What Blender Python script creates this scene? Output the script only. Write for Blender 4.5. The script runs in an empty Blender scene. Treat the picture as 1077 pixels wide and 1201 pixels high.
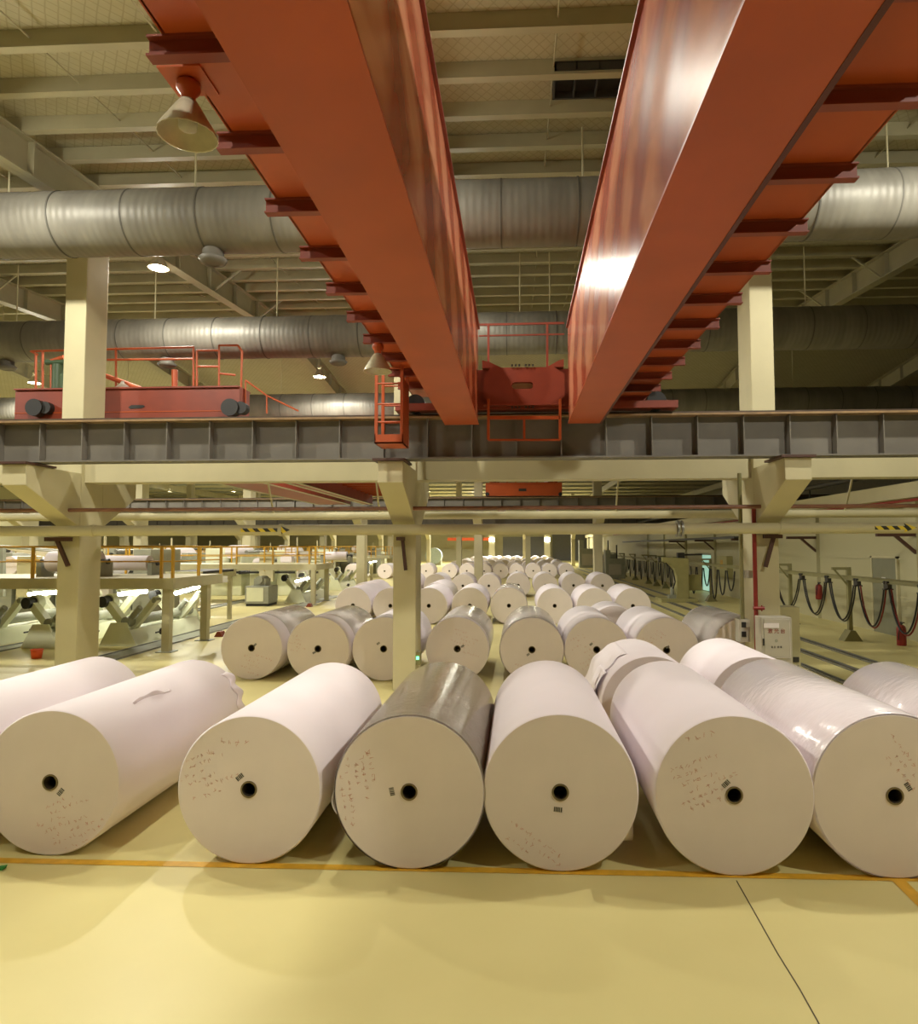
import bpy, math, random
from mathutils import Vector, Matrix
random.seed(7)
C = bpy.context.scene.collection
scene = bpy.context.scene
PI = math.pi

# ------------------------------------------------------------------ camera
H = 2.5
F, PX, PY, ROLL = 780.0, 570.0, 600.5, 0.0025
phi = math.atan(40.5 / F); th = math.atan(36.0 / F * math.cos(phi))
Rv = Vector((math.cos(th), math.sin(th), 0))
hf = Vector((-math.sin(th), math.cos(th), 0))
Fv = hf * math.cos(phi) + Vector((0, 0, math.sin(phi)))
Uv = -hf * math.sin(phi) + Vector((0, 0, math.cos(phi)))
R2 = (Rv - Uv * ROLL).normalized(); U2 = (Uv + Rv * ROLL).normalized()
CAM = Vector((0, 0, H))
def ray(px, py): return R2 * (px - PX) - U2 * (py - PY) + Fv * F
def atY(px, py, Y): d = ray(px, py); return CAM + d * (Y / d.y)
def atZ(px, py, Z=0.0): d = ray(px, py); return CAM + d * ((Z - H) / d.z)
def atX(px, py, X): d = ray(px, py); return CAM + d * (X / d.x)
cam = bpy.data.cameras.new('camera'); camo = bpy.data.objects.new('camera', cam); C.objects.link(camo)
cam.sensor_fit = 'AUTO'; cam.sensor_width = 36; cam.lens = F * 36 / 1201
cam.shift_x = -(PX - 538.5) / 1201; cam.clip_start = 0.05; cam.clip_end = 400
m = Matrix((R2, U2, -Fv)).transposed().to_4x4(); m.translation = CAM
camo.matrix_world = m
scene.camera = camo

# ------------------------------------------------------------------ materials
def lin(c): return tuple(((v / 255) / 12.92 if v / 255 <= .04045 else ((v / 255 + .055) / 1.055) ** 2.4) for v in c)
def mat(name, col, rough=.55, metal=0, var=.12, scale=4, bump=0, bscale=30, col2=None, coat=0, spec=.5, stretch=(1, 1, 1)):
    m = bpy.data.materials.new(name); m.use_nodes = True
    nt = m.node_tree; b = nt.nodes['Principled BSDF']
    b.inputs['Roughness'].default_value = rough; b.inputs['Metallic'].default_value = metal
    b.inputs['Specular IOR Level'].default_value = spec
    if coat: b.inputs['Coat Weight'].default_value = coat; b.inputs['Coat Roughness'].default_value = .12
    tc = nt.nodes.new('ShaderNodeTexCoord'); mp = nt.nodes.new('ShaderNodeMapping')
    nt.links.new(tc.outputs['Object'], mp.inputs[0]); mp.inputs['Scale'].default_value = stretch
    n = nt.nodes.new('ShaderNodeTexNoise'); n.inputs['Scale'].default_value = scale; n.inputs['Detail'].default_value = 5
    nt.links.new(mp.outputs[0], n.inputs['Vector'])
    r = nt.nodes.new('ShaderNodeValToRGB')
    c2 = col2 if col2 else tuple(v * (1 - var) for v in col)
    r.color_ramp.elements[0].position = .35; r.color_ramp.elements[1].position = .65
    r.color_ramp.elements[0].color = (*c2, 1); r.color_ramp.elements[1].color = (*col, 1)
    nt.links.new(n.outputs['Fac'], r.inputs[0]); nt.links.new(r.outputs[0], b.inputs['Base Color'])
    if bump:
        n2 = nt.nodes.new('ShaderNodeTexNoise'); n2.inputs['Scale'].default_value = bscale
        nt.links.new(mp.outputs[0], n2.inputs['Vector'])
        bp = nt.nodes.new('ShaderNodeBump'); bp.inputs['Strength'].default_value = bump; bp.inputs['Distance'].default_value = .02
        nt.links.new(n2.outputs['Fac'], bp.inputs['Height']); nt.links.new(bp.outputs[0], b.inputs['Normal'])
    return m
def emit(name, col, s):
    m = bpy.data.materials.new(name); m.use_nodes = True; nt = m.node_tree
    b = nt.nodes['Principled BSDF']; b.inputs['Base Color'].default_value = (.8, .8, .8, 1)
    b.inputs['Emission Color'].default_value = (*col, 1); b.inputs['Emission Strength'].default_value = s
    return m

M = {}
M['paper'] = mat('paper', (.86, .79, .83), .62, var=.02, scale=2, spec=.3)
M['paper_end'] = mat('paper_end', (.82, .735, .705), .75, var=.04, scale=3, spec=.2)
M['core'] = mat('core_board', (.20, .155, .07), .8, var=.2, scale=20)
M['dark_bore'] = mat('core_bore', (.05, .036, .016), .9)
M['ink_red'] = mat('red_ink', (.60, .22, .17), .7, col2=(.62, .42, .35), scale=14)
M['ink_dark'] = mat('dark_ink', (.06, .055, .05), .7)
M['sticker'] = mat('sticker_paper', (.6, .56, .5), .6)
M['cream'] = mat('cream_paint', (.52, .475, .29), .6, var=.07, scale=1.2)
M['concrete_paint'] = mat('painted_concrete', (.55, .50, .31), .65, var=.08, scale=1.5, bump=.05, bscale=25)
M['roof'] = None
M['steel_cream'] = mat('cream_steel', (.38, .35, .22), .5, var=.1, scale=2)
M['grey_girder'] = mat('grey_girder_paint', (.165, .15, .125), .55, var=.2, scale=1.5)
M['rail_steel'] = mat('rail_steel', (.09, .06, .04), .5, metal=.3, var=.4, scale=6)
M['rust_edge'] = mat('flange_edge', (.30, .19, .09), .6, var=.3, scale=6)
M['red'] = mat('crane_red', (.40, .075, .018), .45, var=.13, scale=1.6, spec=.3)
M['red_dark'] = mat('crane_red_dark', (.24, .038, .016), .5, var=.2, scale=2)
M['red_orange'] = mat('crane_orange_red', (.46, .085, .02), .42, var=.15, scale=2)
M['red_pipe'] = mat('red_pipe_paint', (.26, .022, .016), .4, var=.15)
M['brown_pipe'] = mat('brown_pipe_paint', (.27, .12, .07), .35, var=.3, scale=3)
M['brown'] = mat('brown_bracket_paint', (.075, .03, .02), .55)
M['black'] = mat('black_rubber', (.014, .013, .012), .55)
M['dark'] = mat('dark_steel', (.045, .042, .036), .5, metal=.2)
M['yellow'] = mat('safety_yellow', (.60, .34, .03), .45, var=.2, scale=5)
M['yellow_line'] = mat('yellow_line_paint', (.78, .44, .035), .45, var=.25, scale=7)
M['machine'] = mat('machine_white_green', (.76, .78, .57), .4, var=.08, scale=2)
M['machine_grey'] = mat('machine_grey', (.33, .34, .27), .5, var=.15, scale=3)
M['machine_olive'] = mat('machine_olive', (.42, .39, .17), .5, var=.12, scale=3)
M['olive_post'] = mat('olive_post_paint', (.25, .23, .10), .5, var=.15)
M['platform'] = mat('platform_paint', (.50, .46, .28), .55, var=.12, scale=2)
M['steel'] = mat('track_steel', (.30, .30, .27), .35, metal=.5, var=.3, scale=5)
M['trench'] = mat('track_trench', (.09, .075, .04), .6, var=.3)
M['cabinet'] = mat('cabinet_grey', (.46, .43, .36), .5, var=.06)
M['orange'] = mat('orange_plastic', (.85, .12, .02), .5)
M['reflector'] = mat('lamp_reflector', (.55, .50, .36), .3, var=.2, scale=8, metal=.2)
M['wall'] = mat('wall_panel_paint', (.45, .42, .25), .6, var=.08, scale=.7, stretch=(1, .15, 3))
M['wall_dark'] = mat('dim_wall_paint', (.30, .28, .20), .7, var=.1)
M['door'] = mat('door_paint', (.21, .21, .14), .5, var=.08)
M['shutter'] = mat('grey_shutter', (.16, .16, .15), .5, var=.15, stretch=(1, 1, 6))
M['bulb'] = emit('lamp_glow', (1, .93, .78), 45)
M['tube'] = emit('tube_glow', (1, 1, .86), 30)
M['green_led'] = emit('green_led_glow', (.02, .9, .35), 2.5)
M['teal'] = emit('lit_doorway_glass', (.22, .62, .48), .55)
M['film'] = None

def nodes(m): return m.node_tree, m.node_tree.nodes, m.node_tree.links
def new(name):
    m = bpy.data.materials.new(name); m.use_nodes = True
    return m, m.node_tree.nodes['Principled BSDF']
# stretch film over paper, greyish brown, thickly wound
def film(name, col, rough, streak, bstr, col2, gl=1.0, wr=(.3, 9, .3)):
    m, b = new(name); nt, N, L = nodes(m)
    tc = N.new('ShaderNodeTexCoord'); mp = N.new('ShaderNodeMapping'); mp.inputs['Scale'].default_value = streak
    L.new(tc.outputs['Object'], mp.inputs[0])
    n = N.new('ShaderNodeTexNoise'); n.inputs['Scale'].default_value = 6; n.inputs['Detail'].default_value = 4; n.inputs['Distortion'].default_value = .4
    L.new(mp.outputs[0], n.inputs['Vector'])
    r = N.new('ShaderNodeValToRGB'); r.color_ramp.elements[0].position = .35; r.color_ramp.elements[1].position = .7
    r.color_ramp.elements[0].color = (*col2, 1); r.color_ramp.elements[1].color = (*col, 1)
    L.new(n.outputs['Fac'], r.inputs[0]); L.new(r.outputs[0], b.inputs['Base Color'])
    n2 = N.new('ShaderNodeTexNoise'); n2.inputs['Scale'].default_value = 14; n2.inputs['Detail'].default_value = 3
    mp2 = N.new('ShaderNodeMapping'); mp2.inputs['Scale'].default_value = wr; L.new(tc.outputs['Object'], mp2.inputs[0])
    L.new(mp2.outputs[0], n2.inputs['Vector'])
    bp = N.new('ShaderNodeBump'); bp.inputs['Strength'].default_value = bstr; bp.inputs['Distance'].default_value = .02
    L.new(n2.outputs['Fac'], bp.inputs['Height']); L.new(bp.outputs[0], b.inputs['Normal'])
    b.inputs['Roughness'].default_value = rough; b.inputs['Specular IOR Level'].default_value = .9 * gl
    b.inputs['Coat Weight'].default_value = .8 * gl; b.inputs['Coat Roughness'].default_value = .07
    L.new(bp.outputs[0], b.inputs['Coat Normal'])
    return m
M['film'] = film('stretch_film_brown', (.40, .345, .28), .12, (1.2, 26, 1.2), 1.0, (.29, .245, .19), 1.0, (.25, 7, .25))
M['film_clear'] = film('stretch_film_clear', (.88, .81, .85), .22, (1.5, 7, 1.5), .42, (.84, .77, .81), .7, (.5, .8, .5))
M['film_pale'] = film('stretch_film_pale', (.74, .68, .68), .15, (1.5, 20, 1.5), .9, (.64, .59, .57), .8, (.3, 5, .3))
# roof sheet with wire netting under it
m, b = new('roof_sheet'); nt, N, L = nodes(m)
tc = N.new('ShaderNodeTexCoord'); facs = []
for a in (PI / 5, -PI / 5):
    mp = N.new('ShaderNodeMapping'); mp.inputs['Rotation'].default_value = (0, 0, a); L.new(tc.outputs['Object'], mp.inputs[0])
    w = N.new('ShaderNodeTexWave'); w.inputs['Scale'].default_value = 2.3; w.inputs['Distortion'].default_value = .8; L.new(mp.outputs[0], w.inputs['Vector'])
    r = N.new('ShaderNodeValToRGB'); r.color_ramp.elements[0].position = .93; r.color_ramp.elements[1].position = .99
    L.new(w.outputs['Fac'], r.inputs[0]); facs.append(r)
mx = N.new('ShaderNodeMath'); mx.operation = 'MAXIMUM'
L.new(facs[0].outputs[0], mx.inputs[0]); L.new(facs[1].outputs[0], mx.inputs[1])
n = N.new('ShaderNodeTexNoise'); n.inputs['Scale'].default_value = 2.5; n.inputs['Detail'].default_value = 4
L.new(tc.outputs['Object'], n.inputs['Vector'])
r = N.new('ShaderNodeValToRGB'); r.color_ramp.elements[0].color = (.36, .33, .205, 1); r.color_ramp.elements[1].color = (.47, .435, .29, 1)
L.new(n.outputs['Fac'], r.inputs[0])
mix = N.new('ShaderNodeMixRGB'); mix.inputs[2].default_value = (.33, .30, .185, 1)
L.new(mx.outputs[0], mix.inputs[0]); L.new(r.outputs[0], mix.inputs[1]); L.new(mix.outputs[0], b.inputs['Base Color'])
b.inputs['Roughness'].default_value = .6; M['roof'] = m
# epoxy floor
m, b = new('epoxy_floor'); nt, N, L = nodes(m)
tc = N.new('ShaderNodeTexCoord')
n = N.new('ShaderNodeTexNoise'); n.inputs['Scale'].default_value = .55; n.inputs['Detail'].default_value = 6; L.new(tc.outputs['Object'], n.inputs['Vector'])
r = N.new('ShaderNodeValToRGB'); r.color_ramp.elements[0].position = .3; r.color_ramp.elements[1].position = .7
r.color_ramp.elements[0].color = (.64, .565, .245, 1); r.color_ramp.elements[1].color = (.72, .645, .30, 1)
L.new(n.outputs['Fac'], r.inputs[0])
n3 = N.new('ShaderNodeTexNoise'); n3.inputs['Scale'].default_value = 3.2; n3.inputs['Detail'].default_value = 8; n3.inputs['Roughness'].default_value = .7
L.new(tc.outputs['Object'], n3.inputs['Vector'])
r3 = N.new('ShaderNodeValToRGB'); r3.color_ramp.elements[0].position = .70; r3.color_ramp.elements[1].position = .82; L.new(n3.outputs['Fac'], r3.inputs[0])
mix = N.new('ShaderNodeMixRGB'); mix.inputs[2].default_value = (.52, .45, .19, 1)
L.new(r3.outputs[0], mix.inputs[0]); L.new(r.outputs[0], mix.inputs[1]); L.new(mix.outputs[0], b.inputs['Base Color'])
n2 = N.new('ShaderNodeTexNoise'); n2.inputs['Scale'].default_value = 1.3; L.new(tc.outputs['Object'], n2.inputs['Vector'])
mr = N.new('ShaderNodeMapRange'); mr.inputs[3].default_value = .28; mr.inputs[4].default_value = .5
L.new(n2.outputs['Fac'], mr.inputs[0]); L.new(mr.outputs[0], b.inputs['Roughness'])
b.inputs['Specular IOR Level'].default_value = .36; M['floor'] = m
# swirled brush-polished red paint on the inner webs
m, b = new('swirled_red_paint'); nt, N, L = nodes(m)
tc = N.new('ShaderNodeTexCoord'); mp = N.new('ShaderNodeMapping'); mp.inputs['Scale'].default_value = (1, .55, 1.2); L.new(tc.outputs['Object'], mp.inputs[0])
n = N.new('ShaderNodeTexNoise'); n.inputs['Scale'].default_value = 1.1; n.inputs['Detail'].default_value = 2.5; n.inputs['Distortion'].default_value = 2.4
L.new(mp.outputs[0], n.inputs['Vector'])
w = N.new('ShaderNodeTexWave'); w.wave_type = 'RINGS'; w.rings_direction = 'X'; w.inputs['Scale'].default_value = .5; w.inputs['Distortion'].default_value = 5; w.inputs['Detail'].default_value = 3; w.inputs['Detail Scale'].default_value = .8
L.new(mp.outputs[0], w.inputs['Vector'])
mm = N.new('ShaderNodeMath'); mm.operation = 'MULTIPLY'; L.new(n.outputs['Fac'], mm.inputs[0]); L.new(w.outputs['Fac'], mm.inputs[1])
r = N.new('ShaderNodeValToRGB'); r.color_ramp.elements[0].position = .08; r.color_ramp.elements[1].position = .42
r.color_ramp.elements[0].color = (.36, .07, .034, 1); r.color_ramp.elements[1].color = (.68, .29, .17, 1)
L.new(mm.outputs[0], r.inputs[0]); L.new(r.outputs[0], b.inputs['Base Color'])
mr = N.new('ShaderNodeMapRange'); mr.inputs[3].default_value = .24; mr.inputs[4].default_value = .15
L.new(mm.outputs[0], mr.inputs[0]); L.new(mr.outputs[0], b.inputs['Roughness']); b.inputs['Specular IOR Level'].default_value = .26
M['red_swirl'] = m
# insulated duct cloth: ribbed round the duct
def duct_mat(name, c1, c2):
    m, b = new(name); nt, N, L = nodes(m)
    tc = N.new('ShaderNodeTexCoord'); mp = N.new('ShaderNodeMapping'); mp.inputs['Scale'].default_value = (1, .35, .35); L.new(tc.outputs['Object'], mp.inputs[0])
    n = N.new('ShaderNodeTexNoise'); n.inputs['Scale'].default_value = 3; n.inputs['Detail'].default_value = 5; L.new(mp.outputs[0], n.inputs['Vector'])
    r = N.new('ShaderNodeValToRGB'); r.color_ramp.elements[0].position = .3; r.color_ramp.elements[1].position = .7
    r.color_ramp.elements[0].color = (*c1, 1); r.color_ramp.elements[1].color = (*c2, 1)
    L.new(n.outputs['Fac'], r.inputs[0]); L.new(r.outputs[0], b.inputs['Base Color'])
    w = N.new('ShaderNodeTexWave'); w.inputs['Scale'].default_value = 2.6; w.inputs['Distortion'].default_value = 2.5; w.inputs['Detail'].default_value = 2
    L.new(mp.outputs[0], w.inputs['Vector'])
    bp = N.new('ShaderNodeBump'); bp.inputs['Strength'].default_value = .16; bp.inputs['Distance'].default_value = .02
    L.new(w.outputs['Fac'], bp.inputs['Height']); L.new(bp.outputs[0], b.inputs['Normal'])
    b.inputs['Roughness'].default_value = .5; b.inputs['Metallic'].default_value = .15
    return m
M['duct'] = duct_mat('duct_foil', (.15, .14, .115), (.21, .20, .165))
M['duct_seam'] = mat('duct_seam', (.09, .085, .07), .6)
M['diffuser'] = mat('diffuser_paint', (.13, .12, .095), .55)
# yellow and black hazard tape
m, b = new('hazard_tape'); nt, N, L = nodes(m)
tc = N.new('ShaderNodeTexCoord'); mp = N.new('ShaderNodeMapping'); mp.inputs['Rotation'].default_value = (0, PI / 4, 0); L.new(tc.outputs['Object'], mp.inputs[0])
w = N.new('ShaderNodeTexWave'); w.inputs['Scale'].default_value = 2.5; L.new(mp.outputs[0], w.inputs['Vector'])
r = N.new('ShaderNodeValToRGB'); r.color_ramp.interpolation = 'CONSTANT'; r.color_ramp.elements[1].position = .5
r.color_ramp.elements[0].color = (.02, .02, .015, 1); r.color_ramp.elements[1].color = (.72, .55, .04, 1)
L.new(w.outputs['Fac'], r.inputs[0]); L.new(r.outputs[0], b.inputs['Base Color']); M['hazard'] = m

# ------------------------------------------------------------------ mesh builder
class MB:
    def __init__(s): s.v = []; s.f = []; s.mi = []; s.sm = []
    def add(s, vs, fs, mi=0, sm=False):
        o = len(s.v); s.v += [tuple(p) for p in vs]
        for f in fs: s.f.append(tuple(i + o for i in f)); s.mi.append(mi); s.sm.append(sm)
        return s
    def box(s, x0, x1, y0, y1, z0, z1, mi=0):
        vs = [(x, y, z) for z in (z0, z1) for y in (y0, y1) for x in (x0, x1)]
        return s.add(vs, [(0, 2, 3, 1), (4, 5, 7, 6), (0, 1, 5, 4), (2, 6, 7, 3), (0, 4, 6, 2), (1, 3, 7, 5)], mi)
    def bar(s, p, q, w, h, mi=0, up=(0, 0, 1)):
        p = Vector(p); q = Vector(q); d = (q - p).normalized(); u = Vector(up)
        if abs(d.dot(u)) > .98: u = Vector((0, 1, 0))
        a = d.cross(u).normalized(); b = a.cross(d).normalized(); vs = []
        for c in (p, q):
            for i, j in ((-1, -1), (1, -1), (1, 1), (-1, 1)): vs.append(c + a * (i * w / 2) + b * (j * h / 2))
        return s.add(vs, [(0, 1, 2, 3), (7, 6, 5, 4), (0, 4, 5, 1), (1, 5, 6, 2), (2, 6, 7, 3), (3, 7, 4, 0)], mi)
    def ibeam(s, p, q, w, h, t=.02, mi=0):
        p = Vector(p); q = Vector(q); z = Vector((0, 0, 1))
        s.bar(p + z * (h / 2 - t / 2), q + z * (h / 2 - t / 2), w, t, mi); s.bar(p - z * (h / 2 - t / 2), q - z * (h / 2 - t / 2), w, t, mi)
        return s.bar(p, q, t, h - 2 * t, mi)
    def tube(s, pts, r, n=12, mi=0, caps=True, closed=False):
        pts = [Vector(p) for p in pts]; rings = []; a = None
        for i, p in enumerate(pts):
            d = ((pts[i + 1] if i + 1 < len(pts) else p) - (pts[i - 1] if i > 0 else p)).normalized()
            if a is None: a = d.orthogonal().normalized()
            a = (a - d * a.dot(d)).normalized(); b = d.cross(a)
            rr = r[i] if isinstance(r, (list, tuple)) else r
            rings.append([p + (a * math.cos(2 * PI * k / n) + b * math.sin(2 * PI * k / n)) * rr for k in range(n)])
        vs = [v for R in rings for v in R]; fs = []
        for i in range(len(rings) - 1):
            for k in range(n): fs.append((i * n + k, i * n + (k + 1) % n, (i + 1) * n + (k + 1) % n, (i + 1) * n + k))
        s.add(vs, fs, mi, True)
        if caps:
            s.add(rings[0], [tuple(range(n - 1, -1, -1))], mi); s.add(rings[-1], [tuple(range(n))], mi)
        return s
    def lathe(s, prof, org, axis='z', n=32, mi=0, sm=True):
        org = Vector(org); vs = []
        for r, t in prof:
            for k in range(n):
                c, d = r * math.cos(2 * PI * k / n), r * math.sin(2 * PI * k / n)
                vs.append(org + Vector((c, d, t) if axis == 'z' else (c, t, d) if axis == 'y' else (t, c, d)))
        fs = []
        for i in range(len(prof) - 1):
            for k in range(n): fs.append((i * n + k, i * n + (k + 1) % n, (i + 1) * n + (k + 1) % n, (i + 1) * n + k))
        return s.add(vs, fs, mi, sm)
    def prism(s, poly, a0, a1, axis='y', mi=0):
        n = len(poly)
        def mk(u, v, a): return (u, a, v) if axis == 'y' else (a, u, v) if axis == 'x' else (u, v, a)
        vs = [mk(u, v, a0) for u, v in poly] + [mk(u, v, a1) for u, v in poly]
        return s.add(vs, [tuple(range(n)), tuple(range(2 * n - 1, n - 1, -1))] + [(i, i + n, (i + 1) % n + n, (i + 1) % n) for i in range(n)], mi)
def build(name, mb, mats, parent=None, bevel=0, fix=True):
    me = bpy.data.meshes.new(name)
    off = Vector((0, 0, 0)); p = parent
    while p is not None: off += p.location; p = p.parent
    me.from_pydata([tuple(Vector(v) - off) for v in mb.v], [], mb.f)
    for k in (mats if isinstance(mats, (list, tuple)) else [mats]): me.materials.append(M[k] if isinstance(k, str) else k)
    me.polygons.foreach_set('material_index', mb.mi); me.polygons.foreach_set('use_smooth', mb.sm)
    if fix:
        import bmesh
        bm = bmesh.new(); bm.from_mesh(me); bmesh.ops.recalc_face_normals(bm, faces=bm.faces); bm.to_mesh(me); bm.free()
    me.update()
    o = bpy.data.objects.new(name, me); C.objects.link(o)
    if parent is not None: o.parent = parent
    if bevel:
        bv = o.modifiers.new('bevel', 'BEVEL'); bv.width = bevel; bv.segments = 2; bv.limit_method = 'ANGLE'
    return o
def tag(o, label, cat, group=None):
    o['label'] = label; o['category'] = cat
    if group: o['group'] = group
    return o
def thing(name, label, cat, loc=(0, 0, 0), group=None):
    o = bpy.data.objects.new(name, None); C.objects.link(o); o.location = loc; o.empty_display_size = .2
    return tag(o, label, cat, group)
def struct(name, mb, mats, parent=None, label=None, cat=None, bevel=0):
    o = build(name, mb, mats, parent, bevel)
    if parent is None: o['kind'] = 'structure'
    if label: o['label'] = label
    if cat: o['category'] = cat
    return o
def dup(root, loc, label=None, group=None, scale=None):
    r = root.copy(); C.objects.link(r); r.location = loc
    if scale: r.scale = scale
    if label: r['label'] = label
    if group: r['group'] = group
    for ch in list(root.children):
        c = ch.copy(); C.objects.link(c); c.parent = r
        for g in list(ch.children):
            d = g.copy(); C.objects.link(d); d.parent = c
    return r

# ------------------------------------------------------------------ room shell
XL, XR, YB, YF, XW = -58.0, 24.0, -12.0, 118.0, 10.5
struct('floor', MB().box(XL, XR, YB, YF, -.2, 0), 'floor')
def zroof(y):            # underside of the purlins
    if y <= 23: return H + 5.75 + .094 * y
    if y <= 34.5: return H + 5.75 + .094 * (46 - y)
    return H + 5.75 + .094 * 11.5
ys = [YB, 23, 34.5, YF]
mb = MB()
for a, b_ in zip(ys, ys[1:]):
    mb.prism([(a, zroof(a) + .24), (b_, zroof(b_) + .24), (b_, zroof(b_) + .34), (a, zroof(a) + .34)], XL, XR, 'x')
struct('ceiling', mb, 'roof')
struct('wall_left', MB().box(XL - .2, XL, YB, YF, 0, 12), 'wall')
struct('wall_front', MB().box(XL, XR, YB - .2, YB, 0, 9), 'wall')
struct('wall_outer', MB().box(XR, XR + .2, YB, YF, 0, 12), 'wall_dark')
struct('wall_back', MB().box(XL, XR, YF, YF + .2, 0, 12), 'wall')
mb = MB().box(XW, XW + .25, YB, 100, 0, 3.75)
for y in (11.8, 17.8, 23.6, 29.6, 35.6, 41.6, 47.6, 53.6):
    mb.box(XW - .12, XW, y, y + .5, 0, 3.75)
for z in (1.05, 2.1, 3.1): mb.box(XW - .02, XW, YB, 100, z, z + .05)
struct('wall_right', mb, 'wall')
struct('trim_1', MB().box(XW - .25, XW + .3, YB, 100, 3.75, 4.15), 'cream', label='cream ledge beam along the top of the low right wall', cat='beam')
for k in range(26):
    y = 1.2 + k * .98
    if y > 23: y2 = y
    if y < 33.8:
        mb = MB(); z = zroof(y)
        mb.box(XL, XR, y - .02, y + .02, z + .022, z + .235); mb.box(XL, XR, y - .025, y + .10, z, z + .02)
        struct('roof_purlin', mb, 'steel_cream')
for k in range(12):
    y = 37 + k * 5; z = zroof(y)
    struct('roof_purlin', MB().box(XL, XR, y - .04, y + .04, z, z + .22), 'machine_grey')
colx = {-1: atY(80, 650, 11.6).x, 0: atY(474.5, 650, 11.6).x, 1: atY(900, 650, 11.6).x}
colX = [-14.2, colx[-1], colx[0], colx[1], 10.4 + .6]
for x in [-32.6, -26.4, -20.3, -14.2, colx[-1], colx[0], colx[1], 9.3, 16]:
    mb = MB(); hb = .62
    for a, b_ in ((YB, 11.9), (11.9, 23), (23, 34.5)):
        pa = Vector((x, a, zroof(a) - hb / 2)); pb = Vector((x, b_, zroof(b_) - hb / 2))
        mb.bar(pa + Vector((0, 0, hb / 2 - .012)), pb + Vector((0, 0, hb / 2 - .012)), .26, .024)
        mb.bar(pa - Vector((0, 0, hb / 2 - .012)), pb - Vector((0, 0, hb / 2 - .012)), .26, .024)
        mb.bar(pa, pb, .014, hb)
        n = int((b_ - a) / 1.5)
        for k in range(1, n):
            y = a + (b_ - a) * k / n; mb.box(x - .12, x + .12, y - .008, y + .008, zroof(y) - hb + .02, zroof(y) - .02)
    # knee braces up to the purlins
    for y in (5, 8, 14, 17, 20):
        mb.bar((x, y, zroof(y) - hb + .05), (x + .8, y, zroof(y) + .05), .04, .04); mb.bar((x, y, zroof(y) - hb + .05), (x - .8, y, zroof(y) + .05), .04, .04)
    struct('roof_rafter', mb, 'steel_cream')
for x in range(-50, 24, 12):
    struct('roof_rafter', MB().box(x - .1, x + .1, 34.5, YF, zroof(50) - .6, zroof(50)), 'steel_cream')
# sag rods in the roof plane
for x in (-9.6, -7.9 + 1.6, -4.6, .55, 1.6, 6.5):
    p = [(x, y, zroof(y) + .12) for y in (2, 12, 22.9)]
    struct('roof_rod', MB().tube(p, .012, 6), 'steel_cream')

# columns with corbels
CY0, CY1 = 11.6, 12.24
def column(x, first, label):
    mb = MB().box(x - .2, x + .2, CY0, CY1, 0, zroof(CY0) - .62)
    o = build('column', mb, 'concrete_paint', bevel=.015); o['kind'] = 'structure'; o['label'] = label; o['category'] = 'column'
    zt = 3.84
    c = MB().prism([(CY0, zt), (10.25, zt), (10.25, zt - .34), (CY0, zt - .98)], x - .2, x + .2, 'x')
    build('corbel', c, 'concrete_paint', o, bevel=.01)
    c = MB().prism([(CY1, zt), (CY1 + 1.1, zt), (CY1 + 1.1, zt - .34), (CY1, zt - .98)], x - .2, x + .2, 'x')
    build('corbel', c, 'concrete_paint', o, bevel=.01)
    build('bearing_pad', MB().box(x - .27, x + .24, 10.18, 10.9, zt, zt + .035), 'brown', o)
    return o
column(colx[-1], True, 'cream concrete column behind the rolls at the left, with corbel and brown pipe bracket')
column(colx[0], False, 'cream concrete column rising between the wrapped roll and the second row')
column(colx[1], False, 'cream concrete column beside the grey electrical cabinet and red riser pipe')
column(-14.2, False, 'cream concrete column outside the left edge'); column(9.3, False, 'cream concrete column standing by the low right wall')
# concrete tie beam
struct('concrete_tie', MB().box(-22, 20, 11.7, 12.1, 3.68, 4.3), 'concrete_paint', label='cream concrete tie beam running between the columns', cat='beam')

# front and rear runway girders
def runway(y, zb, zt, x0, x1, step, ph, label, nearst=True, mats=('grey_girder',)):
    t = thing('crane_runway_girder', label, 'girder', ((x0 + x1) / 2, y, zb), 'crane runway girders')
    d = .17
    mb = MB().box(x0, x1, y - .008, y + .008, zb, zt); mb.box(x0, x1, y - d, y + d, zb, zb + .025)
    build('web', mb, mats[0], t)
    build('top_flange', MB().box(x0, x1, y - d - .04, y + d + .04, zt - .03, zt), 'rust_edge', t)
    build('crane_rail', MB().box(x0, x1, y - .035, y + .035, zt, zt + .06).box(x0, x1, y - .06, y + .06, zt, zt + .018), 'rail_steel', t)
    x = x0 + ph
    while x < x1:
        build('stiffener', MB().box(x - .008, x + .008, y - d + .02, y - .008, zb + .025, zt - .03), mats[0], t); x += step
    return t
ZB, ZT = 3.885, 4.56
runway(10.55, ZB, ZT, -15, 13, .705, .2, 'grey plate girder runway with rail under the near red crane')
runway(12.95, ZB, ZT, -22, 18, .705, .5, 'grey plate girder runway behind the columns carrying the far crane')
runway(34.9, 4.40, 5.07, -34, 20, 1.0, .2, 'grey plate girder runway in the second column line')
runway(57.5, 4.40, 4.98, -44, 18, 1.2, .2, 'grey plate girder runway in the third column line')
# columns of the further lines
def far_column(x, y, lab=None):
    mb = MB().box(x - .22, x + .22, y, y + .7, 0, 9.2)
    mb.prism([(y, 4.38), (y - 1.2, 4.38), (y - 1.2, 4.0), (y, 3.4)], x - .22, x + .22, 'x')
    struct('column', mb, 'concrete_paint')
for px in (-104, 30, 161, 289, 423, 561, 702): far_column(atY(px, 630, 36.0).x, 36.0)
for k in range(-7, 2): far_column(k * 6.1 + 1.0, 58.5)
for k in range(-7, 2): far_column(k * 6.1 + 1.0, 84)
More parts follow.
